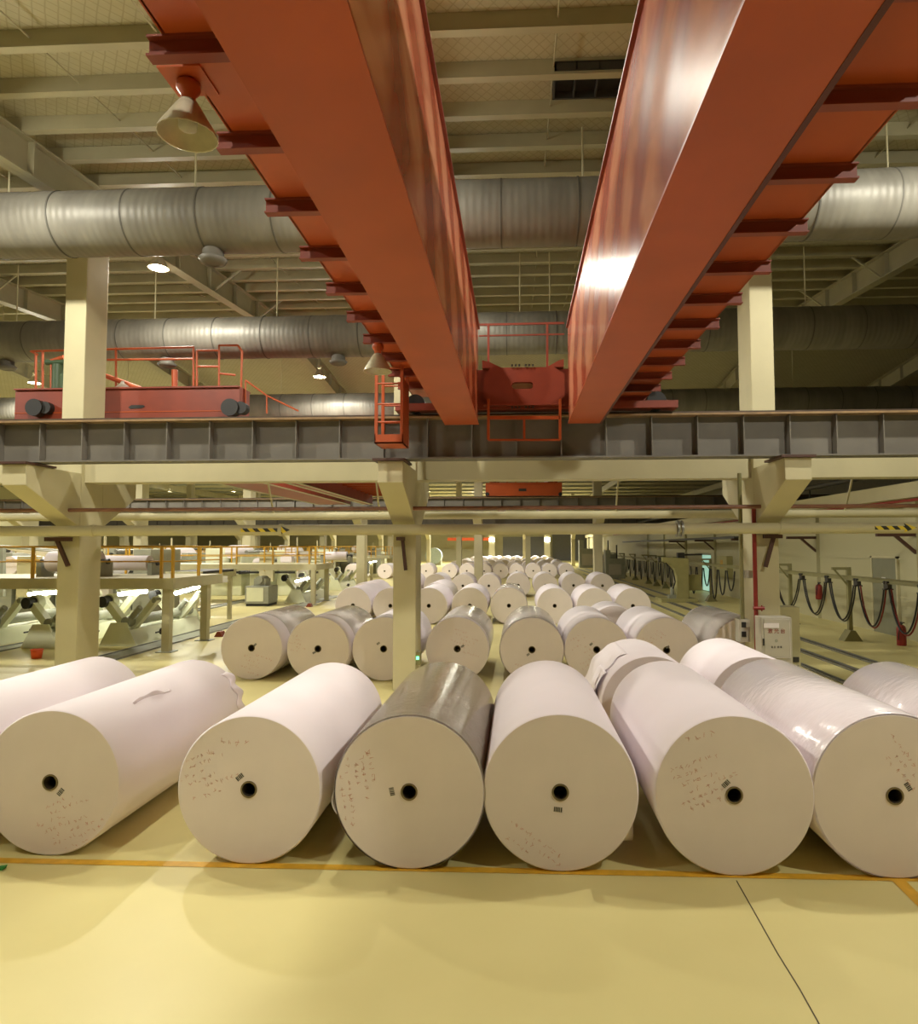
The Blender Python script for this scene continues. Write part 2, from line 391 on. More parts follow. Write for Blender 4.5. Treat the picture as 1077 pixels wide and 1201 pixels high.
# far end: shutter, cream panels
mb = MB(); p0 = atY(590, 640, 117.9); p1 = atY(645, 640, 117.9)
struct('door_3', mb.box(p0.x, p1.x, 117.8, 117.98, 0, 4.2), 'shutter', label='wide grey roller shutter in the far end wall', cat='door')
p0 = atY(648, 640, 117.9); p1 = atY(700, 640, 117.9)
struct('door_4', MB().box(p0.x, p1.x, 117.8, 117.98, 0, 5.0), 'shutter', label='dark grey panel right of the roller shutter in the far wall', cat='door')
p0 = atY(525, 632, 112); p1 = atY(577, 632, 112)
tag(build('orange_beam', MB().box(p0.x, p1.x, 112, 112.4, 3.5, 4.0), 'orange'), 'orange beam high in front of the far cream wall', 'beam')

# floor markings
a = atZ(-260, 1000); L0 = atZ(0, 1009.5); L1 = atZ(1077, 1031); yl = (L0.y + L1.y) / 2
mb = MB()
w = .042
mb.add([(-9, L0.y + (L0.y - L1.y) / (L0.x - L1.x) * (-9 - L0.x) - w, .003), (9, L0.y + (L0.y - L1.y) / (L0.x - L1.x) * (9 - L0.x) - w, .003),
        (9, L0.y + (L0.y - L1.y) / (L0.x - L1.x) * (9 - L0.x) + w, .003), (-9, L0.y + (L0.y - L1.y) / (L0.x - L1.x) * (-9 - L0.x) + w, .003)], [(0, 1, 2, 3)])
q0 = atZ(1052, 1031); q1 = atZ(1090, 1068); d = (q1 - q0).normalized(); q2 = q0 + d * 6; nrm = Vector((-d.y, d.x, 0)) * .05
mb.add([q0 - nrm + Vector((0, 0, .0035)), q2 - nrm + Vector((0, 0, .0035)), q2 + nrm + Vector((0, 0, .0035)), q0 + nrm + Vector((0, 0, .0035))], [(0, 1, 2, 3)])
o = struct('floor_marking_line', mb, 'yellow_line', label='yellow painted line on the floor before the rolls', cat='line')
mb = MB(); cr = [atZ(864, 1033), atZ(885, 1070), atZ(912, 1118), atZ(938, 1160), atZ(962, 1203), atZ(1010, 1290)]
for p, q in zip(cr, cr[1:]): mb.bar(p + Vector((0, 0, .002)), q + Vector((0, 0, .002)), .007, .002)
cr = [atZ(540, 1022), atZ(585, 1060)]
struct('floor_joint_line', mb, 'trench')
g0 = atZ(2, 1020)
tag(build('green_scrap', MB().prism([(g0.x - .05, .005), (g0.x + .02, .005), (g0.x + .03, .03), (g0.x - .03, .02)], g0.y - .02, g0.y + .02), mat('green_plastic', (.02, .25, .05), .5)), 'small green scrap on the floor below the yellow line', 'scrap')

# rails sunk in the floor
def track(x, y0, y1, w, label, mk='trench'):
    t = thing('floor_track', label, 'track', (x, (y0 + y1) / 2, 0), 'floor tracks')
    build('channel', MB().box(x - w / 2, x + w / 2, y0, y1, 0, .006), mk, t)
    for s in (-1, 1): build('rail', MB().box(x + s * w * .42 - .025, x + s * w * .42 + .025, y0, y1, .006, .03), 'steel', t)
track(5.95, 6, 60, .12, 'dark floor track nearest the rolls on the right')
track(6.75, 6, 75, .2, 'middle dark floor track running along the right aisle')
track(7.6, 6, 75, .2, 'dark floor track nearest the cable posts on the right')
track(-9.25, 14, 34, .75, 'steel track strip past the platform posts on the left', 'machine_grey')
track(-12.7, 12, 40, .6, 'steel track strip further left under the unwind stands', 'machine_grey')

# ------------------------------------------------------------------ paper rolls
R0 = .594
def roll_body(mb, R, L, n=96, e=.012):
    rc = .064
    mb.lathe([(R - e, 0), (R, e), (R, L - e), (R - e, L)], (0, 0, 0), 'y', n, 0)
    mb.lathe([(rc, 0), (R - e, 0)], (0, 0, 0), 'y', n, 1, False)
    mb.lathe([(rc, L), (R - e, L)], (0, 0, 0), 'y', n, 1, False)
    mb.lathe([(rc, 0), (rc, L)], (0, 0, 0), 'y', n, 2)
    return mb
def core_mb(L, n=32):
    mb = MB()
    mb.lathe([(.066, -.006), (.067, .03), ], (0, 0, 0), 'y', n, 0)
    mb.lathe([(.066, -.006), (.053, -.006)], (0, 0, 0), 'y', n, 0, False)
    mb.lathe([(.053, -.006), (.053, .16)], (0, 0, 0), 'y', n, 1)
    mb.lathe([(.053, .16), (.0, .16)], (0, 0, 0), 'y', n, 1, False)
    return mb
def shift(mb, v):
    v = Vector(v); mb.v = [tuple(Vector(p) + v) for p in mb.v]; return mb
def handwriting(mb, cx, cz, ang, rows, cols, s, dens=4):
    ca, sa = math.cos(ang), math.sin(ang)
    def T(u, v): return (cx + u * ca - v * sa, cz + u * sa + v * ca)
    for i in range(rows):
        j0 = random.randint(-2, 2)
        for j in range(j0, j0 + cols - random.randint(0, cols // 2)):
            if random.random() < .12: continue
            u0, v0 = j * s * 1.25 + random.uniform(-.2, .2) * s, -i * s * 1.75 + random.uniform(-.2, .2) * s
            for k in range(random.randint(2, dens)):
                if random.random() < .15: continue
                a = random.choice((0, 0, PI / 2, PI / 2, .8, -.8)) + random.uniform(-.25, .25); l = s * random.uniform(.3, .85)
                c0 = (u0 + random.uniform(-.3, .3) * s, v0 + random.uniform(-.3, .3) * s)
                du, dv = math.cos(a) * l / 2, math.sin(a) * l / 2; t = .0014
                nu, nv = -math.sin(a) * t, math.cos(a) * t
                q = [T(c0[0] - du - nu, c0[1] - dv - nv), T(c0[0] + du - nu, c0[1] + dv - nv), T(c0[0] + du + nu, c0[1] + dv + nv), T(c0[0] - du + nu, c0[1] - dv + nv)]
                if all(x * x + z * z < .56 ** 2 for x, z in q): mb.add([(x, -.0012, z) for x, z in q], [(0, 1, 2, 3)])
    return mb
def sticker(cx, cz, ang, w=.066, h=.04, bars=5):
    mb = MB(); ca, sa = math.cos(ang), math.sin(ang)
    def quad(u0, u1, v0, v1, y, mi):
        mb.add([(cx + u * ca - v * sa, y, cz + u * sa + v * ca) for u, v in ((u0, v0), (u1, v0), (u1, v1), (u0, v1))], [(0, 1, 2, 3)], mi)
    quad(-w / 2, w / 2, -h / 2, h / 2, -.001, 0)
    for k in range(bars):
        u = -w / 2 + w * (k + .15) / bars; quad(u, u + w / bars * random.uniform(.4, .75), -h * .45, h * .45, -.002, 1)
    return mb
def make_roll(cx, Y, R, L, label, group, n=96, mats=('paper', 'paper_end', 'dark_bore'), px=True, writing=None, stick=None, wrap=None):
    X = cx if not px else atY(cx[0], cx[1], Y).x
    t = thing('paper_roll', label, 'paper roll', (X, Y, 0), group)
    def put(name, mb, mt, fix=True): return build(name, shift(mb, (X, Y, R)), mt, t, fix=fix)
    put('paper_body', roll_body(MB(), R, L, n), mats, False)
    put('core_tube', core_mb(L), ['core', 'dark_bore'], False)
    if stick: put('barcode_label', sticker(*stick), ['sticker', 'ink_dark'], False)
    if writing:
        mb = MB()
        for wr in writing: handwriting(mb, *wr)
        put('handwritten_lettering', mb, 'ink_red', False)
    if wrap:
        mb = MB(); a, b_, mk = wrap; mb.lathe([(R + .001, a - .0), (R + .005, a + .004), (R + .005, b_ - .004), (R + .001, b_)], (0, 0, 0), 'y', n)
        put('plastic_wrap', mb, mk, False)
    return t
FG = 'paper rolls in the front row'
front = [  # centre px, bottom py, label, sticker, handwriting, wrap
    ((59, 918), 1004, 86, 'white paper roll with a small tear on its side, first full face from the left', (.09, -.075, .9), [(-.05, -.20, .35, 7, 11, .035)], None),
    ((292, 927), 1014, 86.5, 'white paper roll, second full face from the left, barcode up left of its core', (-.075, .095, .7), [(-.50, .22, .35, 6, 9, .034), (-.35, .36, 0, 2, 4, .05)], None),
    ((480, 931), 1020, 88.5, 'paper roll wrapped in shiny greyish brown film with red writing at its left edge', (-.135, .0, -1.35), [(-.30, .22, -1.45, 6, 12, .036, 6), (-.46, .30, 0, 2, 3, .055, 9)], (.0, 2.4, 'film')),
    ((657.5, 933), 1023, 90, 'white paper roll with the barcode straight below its core', (-.02, -.13, -.1), [(-.30, -.28, -.6, 6, 11, .034)], None),
    ((861.5, 938), 1028, 90.5, 'white paper roll with red writing at upper left and a barcode above its core', (-.06, .085, .75), [(-.47, .18, .35, 6, 9, .036), (-.34, .42, .2, 1, 5, .05)], None),
    ((1050, 940), 1031, 91.5, 'white paper roll under clear glossy film, cut off by the right edge', (.10, .07, -1.0), [(.02, .40, -.9, 3, 8, .035)], (.0, 2.45, 'film_clear')),
]
FR = []
for (c, by, r, lab, st, wr, wp) in front:
    Y = atZ(c[0], by).y
    R = r * Y / 788
    L = 2.42
    FR.append(make_roll(c, Y, R, L, lab, FG, 160, stick=st, writing=wr, wrap=wp))
yA = FR[0].location.y
# outermost two of the front row
x0 = FR[0].location.x - 1.235; make_roll(x0, yA + .02, R0, 2.5, 'plain white paper roll cut off by the left edge', FG, 128, px=False)
x7 = FR[5].location.x + 1.29; make_roll(x7, FR[5].location.y + .05, .60, 2.4, 'white paper roll with glossy film, furthest right in the front row', FG, 128, px=False, wrap=(0, 2.4, 'film_clear'))
# small torn flap on the first roll, drooping sheets
def sheet(name, parent, grid_fn, nu, nv, mk='paper', thick=.002):
    vs = []; fs = []
    for i in range(nu + 1):
        for j in range(nv + 1): vs.append(grid_fn(i / nu, j / nv))
    for i in range(nu):
        for j in range(nv): k = i * (nv + 1) + j; fs.append((k, k + 1, k + nv + 2, k + nv + 1))
    mb = MB().add(vs, fs, 0, True); o = build(name, mb, mk, parent, fix=False)
    s = o.modifiers.new('thickness', 'SOLIDIFY'); s.thickness = thick
    return o
def on_roll(t, R, ang, y, lift=0):   # ang from +X towards +Z
    return (t.location.x + (R + lift) * math.cos(ang), t.location.y + y, R + (R + lift) * math.sin(ang))
t = FR[0]; R = .575
Rr = [o for o in t.children if o.name.startswith('paper_body')][0].dimensions.z / 2
sheet('torn_flap', t, lambda u, v: on_roll(t, Rr, .98 + .04 * v + .10 * math.sin(u * 5) * .3, .62 + .62 * u, .003 + .035 * v * (1 - abs(2 * u - 1)) + .012 * math.sin(u * 13) * v), 16, 4)
sheet('torn_edge', t, lambda u, v: on_roll(t, Rr, -.1 + .95 * u, 2.30 + .12 * v + .03 * math.sin(u * 17), .004 + .03 * v * abs(math.sin(u * 9))), 24, 4)
t = FR[3]; Rr4 = [o for o in t.children if o.name.startswith('paper_body')][0].dimensions.z / 2
def tail(u, v):
    zz = -.12 - .64 * v; xi = math.sqrt(max(0, 1 - zz * zz)) - .03; xo = .985 + .015 * math.sin(v * 9)
    x = Rr4 * (xi + (xo - xi) * u); z = Rr4 * (1 + zz) + .02 * math.sin(u * 4) * v
    return Vector((t.location.x + x, t.location.y + .07 + .16 * u + .05 * math.sin(v * 6 + u * 2), z))
sheet('loose_tail', t, tail, 10, 10)
t = FR[2]; Rr3 = [o for o in t.children if o.name.startswith('paper_body')][0].dimensions.z / 2
sheet('wrap_fold', t, lambda u, v: on_roll(t, Rr3, PI + .02 + .28 * u, .01 + .10 * v - .015, .006 + .02 * math.sin(u * PI) * (1 - v)), 10, 3, 'film_clear')

# pair standing behind the front row on the right
BG = 'paper rolls stored behind the front row'
Ya = atY(700, 760, 8.25).y
p5 = FR[4].location; p6 = FR[5].location
rb1 = make_roll(p5.x - .06, 8.0, .605, 1.45, 'white paper roll with ragged torn outer sheets behind the front row', BG, 96, px=False)
rb2 = make_roll(p6.x - .02, 8.0, .605, 1.55, 'plain white paper roll behind the film wrapped front roll', BG, 96, px=False)
def rag(u, v):
    a = PI * .62 + 1.25 * v
    l = .008 + .05 * v * (.4 + .6 * math.sin(u * 6 + 3 * v) ** 2) + .03 * math.sin(v * 11 + u * 4) * v
    return on_roll(rb1, .605, a, 1.02 * u + .35 + .07 * math.sin(v * 14), max(.004, l))
sheet('ragged_sheet', rb1, rag, 16, 22)
def rag2(u, v):
    a = PI * .80 + .62 * v
    l = .03 + .10 * v * (.5 + .5 * math.sin(u * 9 + 2 * v)) 
    return on_roll(rb1, .605, a, .55 * u + .15 + .05 * math.sin(v * 9), max(.012, l))
sheet('ragged_sheet', rb1, rag2, 12, 16)

ORD = ['first', 'second', 'third', 'fourth', 'fifth', 'sixth', 'seventh', 'eighth', 'ninth', 'tenth', 'eleventh', 'twelfth', 'thirteenth']
G2 = 'paper rolls in the second row'
row2 = [((295, 761), None, 'film-banded grey white paper roll at the left end of the second row', (.07, .06, .8), [(-.0, -.1, -.3, 6, 8, .04)], (.5, 2.4, 'film_pale')),
        ((373, 761), None, 'film-banded paper roll, second in the second row, touching the left end roll', (-.07, -.07, .5), [(-.45, .25, -.2, 5, 5, .04)], (.5, 2.4, 'film_pale')),
        ((450, 762), None, 'paper roll half hidden behind the middle concrete column', (-.1, .1, .6), None, None),
        ((536.5, 762), None, 'paper roll with glossy film top and red writing beside the middle column', (.1, .05, .6), [(.02, .34, -.3, 6, 9, .04)], (.15, 2.4, 'film_pale')),
        ((624, 762), None, 'paper roll with glossy film top, alone in the middle of the second row', (-.07, -.09, .6), [(-.2, -.3, -.4, 2, 3, .04)], (.0, 2.4, 'film_pale')),
        ((700, 762), None, 'plain white paper roll in the second row, left of the ragged roll', (-.1, .1, .7), [(-.42, .2, .5, 8, 5, .045)], None),
        ((782, 761), None, 'white paper roll with red specks on its face behind the ragged roll', (.02, .06, .4), [(-.25, .4, -.5, 5, 8, .045)], None),
        ((874, 760), None, 'film wrapped paper roll standing partly behind the right column', None, None, (.0, 2.4, 'film_pale'))]
for (c, _, lab, st, wr, wp) in row2: make_roll(c, 12.45 + random.uniform(-.05, .05), R0, 2.45, lab, G2, 96, stick=st, writing=wr, wrap=wp)
make_roll((721, 752), 15.25, .58, 1.3, 'short paper roll peeping out between second and third rows', 'paper rolls stored behind the front row', 64)
far = make_roll((597, 709), 21.6, R0, 2.45, 'x', 'g', 64, wrap=(.0, 2.4, 'film_pale'))
farw = make_roll((551, 709), 21.6, R0, 2.45, 'x', 'g', 64)
def place_row(y, pxs, py, rowname, group, labels=None, wrapped=(), only=None):
    for i, px in enumerate(pxs):
        k = 'wrapped in pale film' if i in wrapped else 'plain white'
        lab = f'{k} paper roll, {ORD[i]} from the left in the {rowname}' if i not in wrapped else f'paper roll {k}, {ORD[i]} from the left in the {rowname}'
        src = far if i in wrapped else farw
        X = atY(px, py, y).x; s = random.uniform(.97, 1.02)
        if src.get('label') == 'x':
            src.location = (X, y, 0); src['label'] = lab; src['group'] = group
        else: dup(src, (X, y + random.uniform(-.1, .1), 0), lab, group, (s, 1, s))
place_row(21.6, [414, 458, 503.5, 551, 597, 651, 697.5, 743], 709, 'third row', 'paper rolls in the third row', wrapped=(4,))
place_row(24.4, [427, 512], 702, 'gap just behind the third row', 'paper rolls in the third row')
place_row(32.7, [478, 511, 543, 573.5, 608, 640, 673, 706.5], 686, 'fourth row', 'paper rolls in the fourth row')
place_row(52.0, [413, 451, 500, 527, 547.5, 568, 587.5, 606, 625.6, 644.6, 664.6], 667, 'fifth row', 'paper rolls in the fifth row')
rows = ['sixth', 'seventh', 'eighth', 'ninth', 'tenth', 'eleventh']
for k, y in enumerate((60, 66.5, 73, 79, 87, 95)):
    xs = [-5.6 + 1.32 * i + (.4 if k % 2 else 0) for i in range(8)]
    for i, x in enumerate(xs):
        dup(farw, (x, y + random.uniform(-.2, .2), 0), f'small distant white paper roll, {ORD[i]} from the left in the {rows[k]} row', f'distant paper rolls in the {rows[k]} row')

# ------------------------------------------------------------------ near red bridge crane
YE = 9.9; zb = H + 1.83; ztp = H + 3.28
cr = thing('overhead_crane', 'big red double girder bridge crane overhead running from above the viewer to the runway', 'crane', (.1, 2, 4.56))
def girder(x0, x1, inner):
    mb = MB(); xa, xb = x0 + .015, x1 - .015
    mb.prism([(-8, zb + .02), (YE - .02, zb + .02), (YE - .02, zb + .95), (YE + .0, ztp - .5), (YE, ztp), (-8, ztp)], xa, xb, 'x')
    g = build('main_girder', mb, ['red'], cr)
    build('bottom_flange', MB().box(x0, x1, -8, YE, zb, zb + .02), 'red', g)
    build('top_flange', MB().box(x0 - .02, x1 + .02, -8, YE, ztp, ztp + .025), 'red_dark', g)
    xi = xb if inner > 0 else xa
    build('web_plate', MB().box(xi if inner > 0 else xi - .006, xi + .006 if inner > 0 else xi, -8, YE - .02, zb + .02, ztp), 'red_swirl', g)
    return g
build('flange_shade_strip', MB().box(1.245, 1.275, -8, YE, zb - .004, zb + .05), mat('flange_shade_red', (.08, .012, .008), .6), cr)  # near-black strip painting the shade under the girder's outer flange
gl = girder(-1.07, -.56, 1); gr = girder(.775, 1.245, -1)
def walkway(xi, xo, zz, bys, tip, ye):
    s = 1 if xo > xi else -1
    wk = build('walkway', MB().box(min(xi, xo), max(xi, xo), -7, ye, zz, zz + .03), 'red_orange' if s < 0 else 'red', cr)
    build('toe_plate', MB().box(xo - .01, xo + .01, -7, ye, zz, zz + .14), 'red', wk)
    for y in bys:
        mb = MB(); xt = xo + s * tip; a, b_ = min(xi, xt), max(xi, xt)
        mb.box(a, b_, y - .035, y + .035, zz - .012, zz); mb.box(a, b_, y - .035, y + .035, zz - .112, zz - .10); mb.box(a, b_, y - .005, y + .005, zz - .10, zz - .012)
        mb.prism([(xi, zz - .1), (xi + s * .22, zz - .1), (xi, zz - .34)], y - .006, y + .006, 'y')
        build('walkway_bracket', mb, 'red_dark', wk)
    # railing along the outer edge
    return wk
walkway(-1.055, -1.79, H + 2.62, [3.22 + .8 * k for k in range(-5, 10)], .09, 11.5)
walkway(1.23, 2.30, H + 2.62, [3.78 + .78 * k for k in range(-6, 11)], .05, 12.2)
# end carriage
et = MB(); e0, e1, ey0, ey1 = -1.9, 2.5, 10.15, 10.75
z0, z1 = ZT + .12, H + 2.76
et.box(e0, e1, ey0 + .02, ey1, z0, z1)
hole = MB()
o = build('end_carriage', MB().box(-1.0, 1.2, ey0 + .12, ey1, z0, z1).box(e0, e1, ey0 + .13, ey1 - .01, z0 - .04, z0 + .07), 'red_dark', cr)
# front plate with an oval opening
hx, hz = atY(613, 452, ey0).x, atY(613, 452, ey0).z
def plate_with_slot(x0, x1, za, zb_, y, hx, hz, hw, hh, n=24):
    mb = MB(); out = []; inn = []
    for k in range(n):
        a = 2 * PI * k / n; c, s_ = math.cos(a), math.sin(a)
        e = (hw - hh) * (1 if c > 1e-6 else -1 if c < -1e-6 else 0); inn.append((hx + e + hh * c, hz + hh * s_))
        tx = ((x1 - hx) if c > 0 else (hx - x0)) / abs(c) if abs(c) > 1e-6 else 1e9
        tz = ((zb_ - hz) if s_ > 0 else (hz - za)) / abs(s_) if abs(s_) > 1e-6 else 1e9
        tt = min(tx, tz); out.append((hx + c * tt, hz + s_ * tt))
    for i in range(n):
        j = (i + 1) % n
        for (ya, yb) in ((y, y),): mb.add([(out[i][0], y, out[i][1]), (out[j][0], y, out[j][1]), (inn[j][0], y, inn[j][1]), (inn[i][0], y, inn[i][1])], [(0, 1, 2, 3)])
        mb.add([(inn[i][0], y, inn[i][1]), (inn[j][0], y, inn[j][1]), (inn[j][0], y + .1, inn[j][1]), (inn[i][0], y + .1, inn[i][1])], [(0, 1, 2, 3)])
    return mb
pl = plate_with_slot(-.5, .75, z0, z1, ey0, hx, hz, .165, .055)
build('front_plate', pl, 'red_dark', o)
mb = MB()
mb.prism([(-.52, z1), (-.52, z1 + .12), (-.42, z1 + .10), (-.22, z1)], ey0, ey0 + .12); mb.prism([(.74, z1), (.74, z1 + .12), (.66, z1 + .10), (.48, z1)], ey0, ey0 + .12)
mb.box(-.5, .75, ey0 - .06, ey0 + .02, z0 - .02, z0 + .01)
build('gusset', mb, 'red_dark', o)
mb = MB()
for zz in (z0 - .06, z1 + .012):
    for k in range(3):
        for g in (-.16, .05): mb.tube([(hx + g + k * .055, ey0 - .02, zz), (hx + g + k * .055, ey0 - .02, zz + .03)], .016, 6)
build('bolt_row', mb, 'dark', o)
build('slot_back', MB().box(hx - .2, hx + .2, ey0 + .105, ey0 + .115, hz - .07, hz + .07), 'steel_cream', o)
for x in (-1.6, 2.2):
    build('wheel', MB().tube([(x, 10.4, ZT + .06 + .15), (x, 10.7, ZT + .06 + .15)], .15, 20), 'black', o)
# railing above the carriage and hanging frame below it
mb = MB(); q = [atY(x, y, 10.3) for x, y in ((573, 381), (573, 432), (642, 380), (642, 432), (562, 381), (662, 379), (562, 394), (662, 392))]
mb.bar(q[0], q[1], .035, .035); mb.bar(q[2], q[3], .035, .035); mb.bar(q[4], q[5], .03, .03); mb.bar(q[6], q[7], .022, .022)
build('guard_rail', mb, 'red_dark', cr)
mb = MB(); q = [atY(x, y, 10.06) for x, y in ((573, 468), (573, 516), (657, 468), (657, 516), (573, 490), (657, 490), (615, 490), (615, 516))]
mb.bar(q[0], q[1], .04, .04); mb.bar(q[2], q[3], .04, .04); mb.bar(q[4], q[5], .04, .05); mb.bar(q[1], q[3], .03, .03); mb.bar(q[6], q[7], .035, .035)
build('hanging_frame', mb, 'red', cr)
# access ladder cage at the walkway end
q0 = atY(441, 523, 9.5); xa = q0.x; xb = atY(474, 523, 9.5).x; zl = q0.z + .02; zu = atY(441, 425, 9.5).z
mb = MB(); yb_ = 9.9
for x in (xa + .02, xb - .02):
    for y in (9.42, yb_): mb.bar((x, y, zl), (x, y, zu), .045, .03)
mb.box(xa, xb, 9.4, yb_ + .02, zl, zl + .02); mb.box(xa, xb, 9.4, 9.415, zl, zl + .13); mb.box(xa, xa + .015, 9.4, yb_, zl, zl + .13)
mb.box(xb - .015, xb, 9.4, yb_ + .02, zl, zu - .25)
ld = build('ladder_cage', mb, 'red_orange', cr)
for y in (450, 474, 495, 432):
    z = atY(450, y, 9.42).z; build('rung', MB().tube([(xa, 9.42, z), (xb, 9.42, z)], .014, 8), 'red_orange', ld)
    build('rung', MB().tube([(xa, yb_, z + .08), (xb, yb_, z + .08)], .012, 8), 'red_orange', ld)

# ------------------------------------------------------------------ lamps
def make_bay_lamp(name, label, loc, lit, group, s=1.0):
    x, y, z = loc   # z = top of the lamp
    t = thing(name, label, 'lamp', loc, group)
    hs = MB().lathe([(.0, 0), (.05, 0), (.075, -.02), (.075, -.06), (.045, -.10), (.045, -.16), (.0, -.16)], (0, 0, 0), 'z', 20)
    sh = [(.05, -.14), (.075, -.18), (.115, -.25), (.15, -.31), (.175, -.36), (.178, -.37)]
    rf = MB(); n = 40; vs = []; 
    for k, (r, zz) in enumerate(sh):
        for i in range(n): rr = r * (1 + (.03 if i % 2 else -.0)); vs.append((rr * math.cos(2 * PI * i / n), rr * math.sin(2 * PI * i / n), zz))
    rf.add(vs, [(k * n + i, k * n + (i + 1) % n, (k + 1) * n + (i + 1) % n, (k + 1) * n + i) for k in range(len(sh) - 1) for i in range(n)], 0, True)
    bl = MB().lathe([(.0, -.16), (.03, -.17), (.035, -.22), (.06, -.27), (.055, -.32), (.0, -.345)], (0, 0, 0), 'z', 20)
    for mb in (hs, rf, bl): mb.v = [(p[0] * s + x, p[1] * s + y, p[2] * s + z) for p in mb.v]
    build('housing', hs, 'steel_cream' if lit else 'red_orange', t)
    o = build('reflector', rf, 'reflector', t, fix=False); so = o.modifiers.new('thickness', 'SOLIDIFY'); so.thickness = .004
    build('bulb', bl, 'bulb' if lit else 'cabinet', t)
    return t
wz = H + 2.62
tp = atY(222, 68, 3.52); l1 = make_bay_lamp('high_bay_lamp', 'unlit bell shaped lamp hanging under the left crane walkway, the near one', (tp.x, 3.52, wz - .01), False, 'lamps under the crane walkway', .86)
build('mounting_plate', MB().box(tp.x - .12, tp.x + .12, 3.4, 3.64, wz - .012, wz - .001), 'red_orange', l1)
tp = atY(443, 397, 8.0); l2 = make_bay_lamp('high_bay_lamp', 'unlit bell shaped lamp hanging at the far end of the crane walkway above the ladder', (tp.x, 8.02, wz - .116), False, 'lamps under the crane walkway', .95)
LAMP_E = 620
def light(x, y, z, e, size=.12, col=(1, .955, .82)):
    l = bpy.data.lights.new('lamp_light', 'SPOT'); l.energy = e; l.color = col; l.shadow_soft_size = size; l.spot_size = math.radians(162); l.spot_blend = .35
    o = bpy.data.objects.new('lamp_light', l); C.objects.link(o); o.location = (x, y, z)
    # the ribbed glass reflectors also leak light sideways and upwards
    g = bpy.data.lights.new('lamp_glow', 'POINT'); g.energy = e * (.45 if 8 < y < 15 else (.24 if y < 6 else .15) if y < 30 else .12 if y > 90 else .03); g.color = col; g.shadow_soft_size = size
    o = bpy.data.objects.new('lamp_glow', g); C.objects.link(o); o.location = (x, y, z); return o
def lit_lamp(x, y, z, e, label, rod=True):
    t = make_bay_lamp('pendant_lamp', label, (x, y, z + .45), True, 'lit pendant lamps', 1.15)
    top = zroof(y) + .24
    build('rod', MB().tube([(x, y, z + .45), (x, y, top)], .012, 6), 'steel_cream', t)
    light(x, y, z - .02, e)
    return t
lp = atY(186, 316, 14.0); lit_lamp(lp.x, 14.0, lp.z, 520, 'glowing pendant lamp just under the near grey duct at the left')
lp = atY(375, 443, 22.6); lit_lamp(lp.x, 22.6, lp.z, 1100, 'glowing pendant lamp left of the ladder cage')
lp = atY(40, 450, 23.4); lit_lamp(lp.x, 23.4, lp.z, 1500, 'glowing pendant lamp behind the far crane railing at the left edge')
for i, (x, y, e) in enumerate([(-7.9, 8.2, 620), (-2.1, 8.2, 440), (6.0, 8.2, 620), (-1.3, 14.0, 260), (-15, 8.2, 800), (-7.9, 2, 480), (-2.3, 1.5, 330), (6.0, 2, 760), (-7.9, -4.2, 900), (.2, -4.2, 1150), (7.0, -4.2, 1500), (.2, -9, 900)]):  # unseen lamps: some inferred from the lit ducts, the rest added as fill
    lit_lamp(x, y, H + 5.83, e, f'unseen pendant lamp set to light the near bay, {ORD[i]} of those the crane and picture edge hide')
for i, (x, y, e) in enumerate([(-1.2, 22.6, 480), (-27, 23, 1600), (-15, 18.5, 900), (-22, 30, 1500), (-13, 30, 1500), (-4.5, 30, 700), (-1, 45, 1500), (-11, 45, 1900), (-22, 45, 2200), (-34, 45, 2000), (1, 93, 7000), (-6, 93, 7000), (-20, 93, 5000)]):  # unseen lamps added to brighten the left side and the far bays
    lit_lamp(x, y, H + 5.6, e, f'unseen pendant lamp added to light the hall further down, {ORD[i]} of those hidden by girders')
for i, px in enumerate((55, 199, 274, 503)):
    p = atY(px, 577, 70); lit_lamp(p.x, 70, p.z, 2600, f'small glowing lamp far off under the roof, {ORD[i]} from the left')

# ------------------------------------------------------------------ air ducts
def duct(y, z, r, label, diffs, hang, x0=-24, x1=20):
    t = thing('air_duct', label, 'air duct', (0, y, z), 'round air ducts under the roof')
    mb = MB(); pts = []; rs = []; x = x0
    while x <= x1: pts.append((x, y, z)); rs.append(r * (1 + random.uniform(-.012, .012))); x += .25
    mb.tube(pts, rs, 48); build('duct_body', mb, 'duct', t)
    x = x0 + .6
    while x < x1:
        build('band', MB().tube([(x - .012, y, z), (x + .012, y, z)], r * 1.014, 40), 'duct_seam', t); x += 1.22
    for dx in diffs:
        d = MB().lathe([(.17, -r + .03), (.17, -r - .10), (.21, -r - .13), (.2, -r - .18), (.12, -r - .2), (.0, -r - .2)], (dx, y, z), 'z', 28)
        d.lathe([(.2, -r - .10), (.23, -r - .13), (.17, -r - .2), (.1, -r - .21)], (dx, y, z), 'z', 28)
        build('diffuser', d, 'diffuser', t)
    for hx_ in hang: build('hanger_rod', MB().tube([(hx_, y, z + r - .02), (hx_, y, zroof(y) + .1)], .016, 8), 'cream', t)
D1 = atY(606, 250.5, 10.6); dl = duct(10.6, D1.z, .52, 'thick grey insulated duct crossing under the roof, nearest one', [atY(250, 305, 10.6).x], [atY(12, 180, 10.6).x, atY(230, 180, 10.6).x, atY(683, 150, 10.6).x, atY(1041, 180, 10.6).x])
D2 = atY(606, 391, 16.4); duct(16.4, D2.z, .52, 'thick grey insulated duct brightly lit at the left, second one', [atY(8, 425, 16.4).x, atY(196, 425, 16.4).x, atY(397, 415, 16.4).x], [atY(x, 360, 16.4).x for x in (20, 182, 325, 610, 645, 945)])
D3 = atY(606, 475, 24.9); duct(24.9, D3.z, .52, 'grey insulated duct low behind the runway, third one', [], [atY(x, 440, 24.9).x for x in (150, 330, 700, 930)], -40)
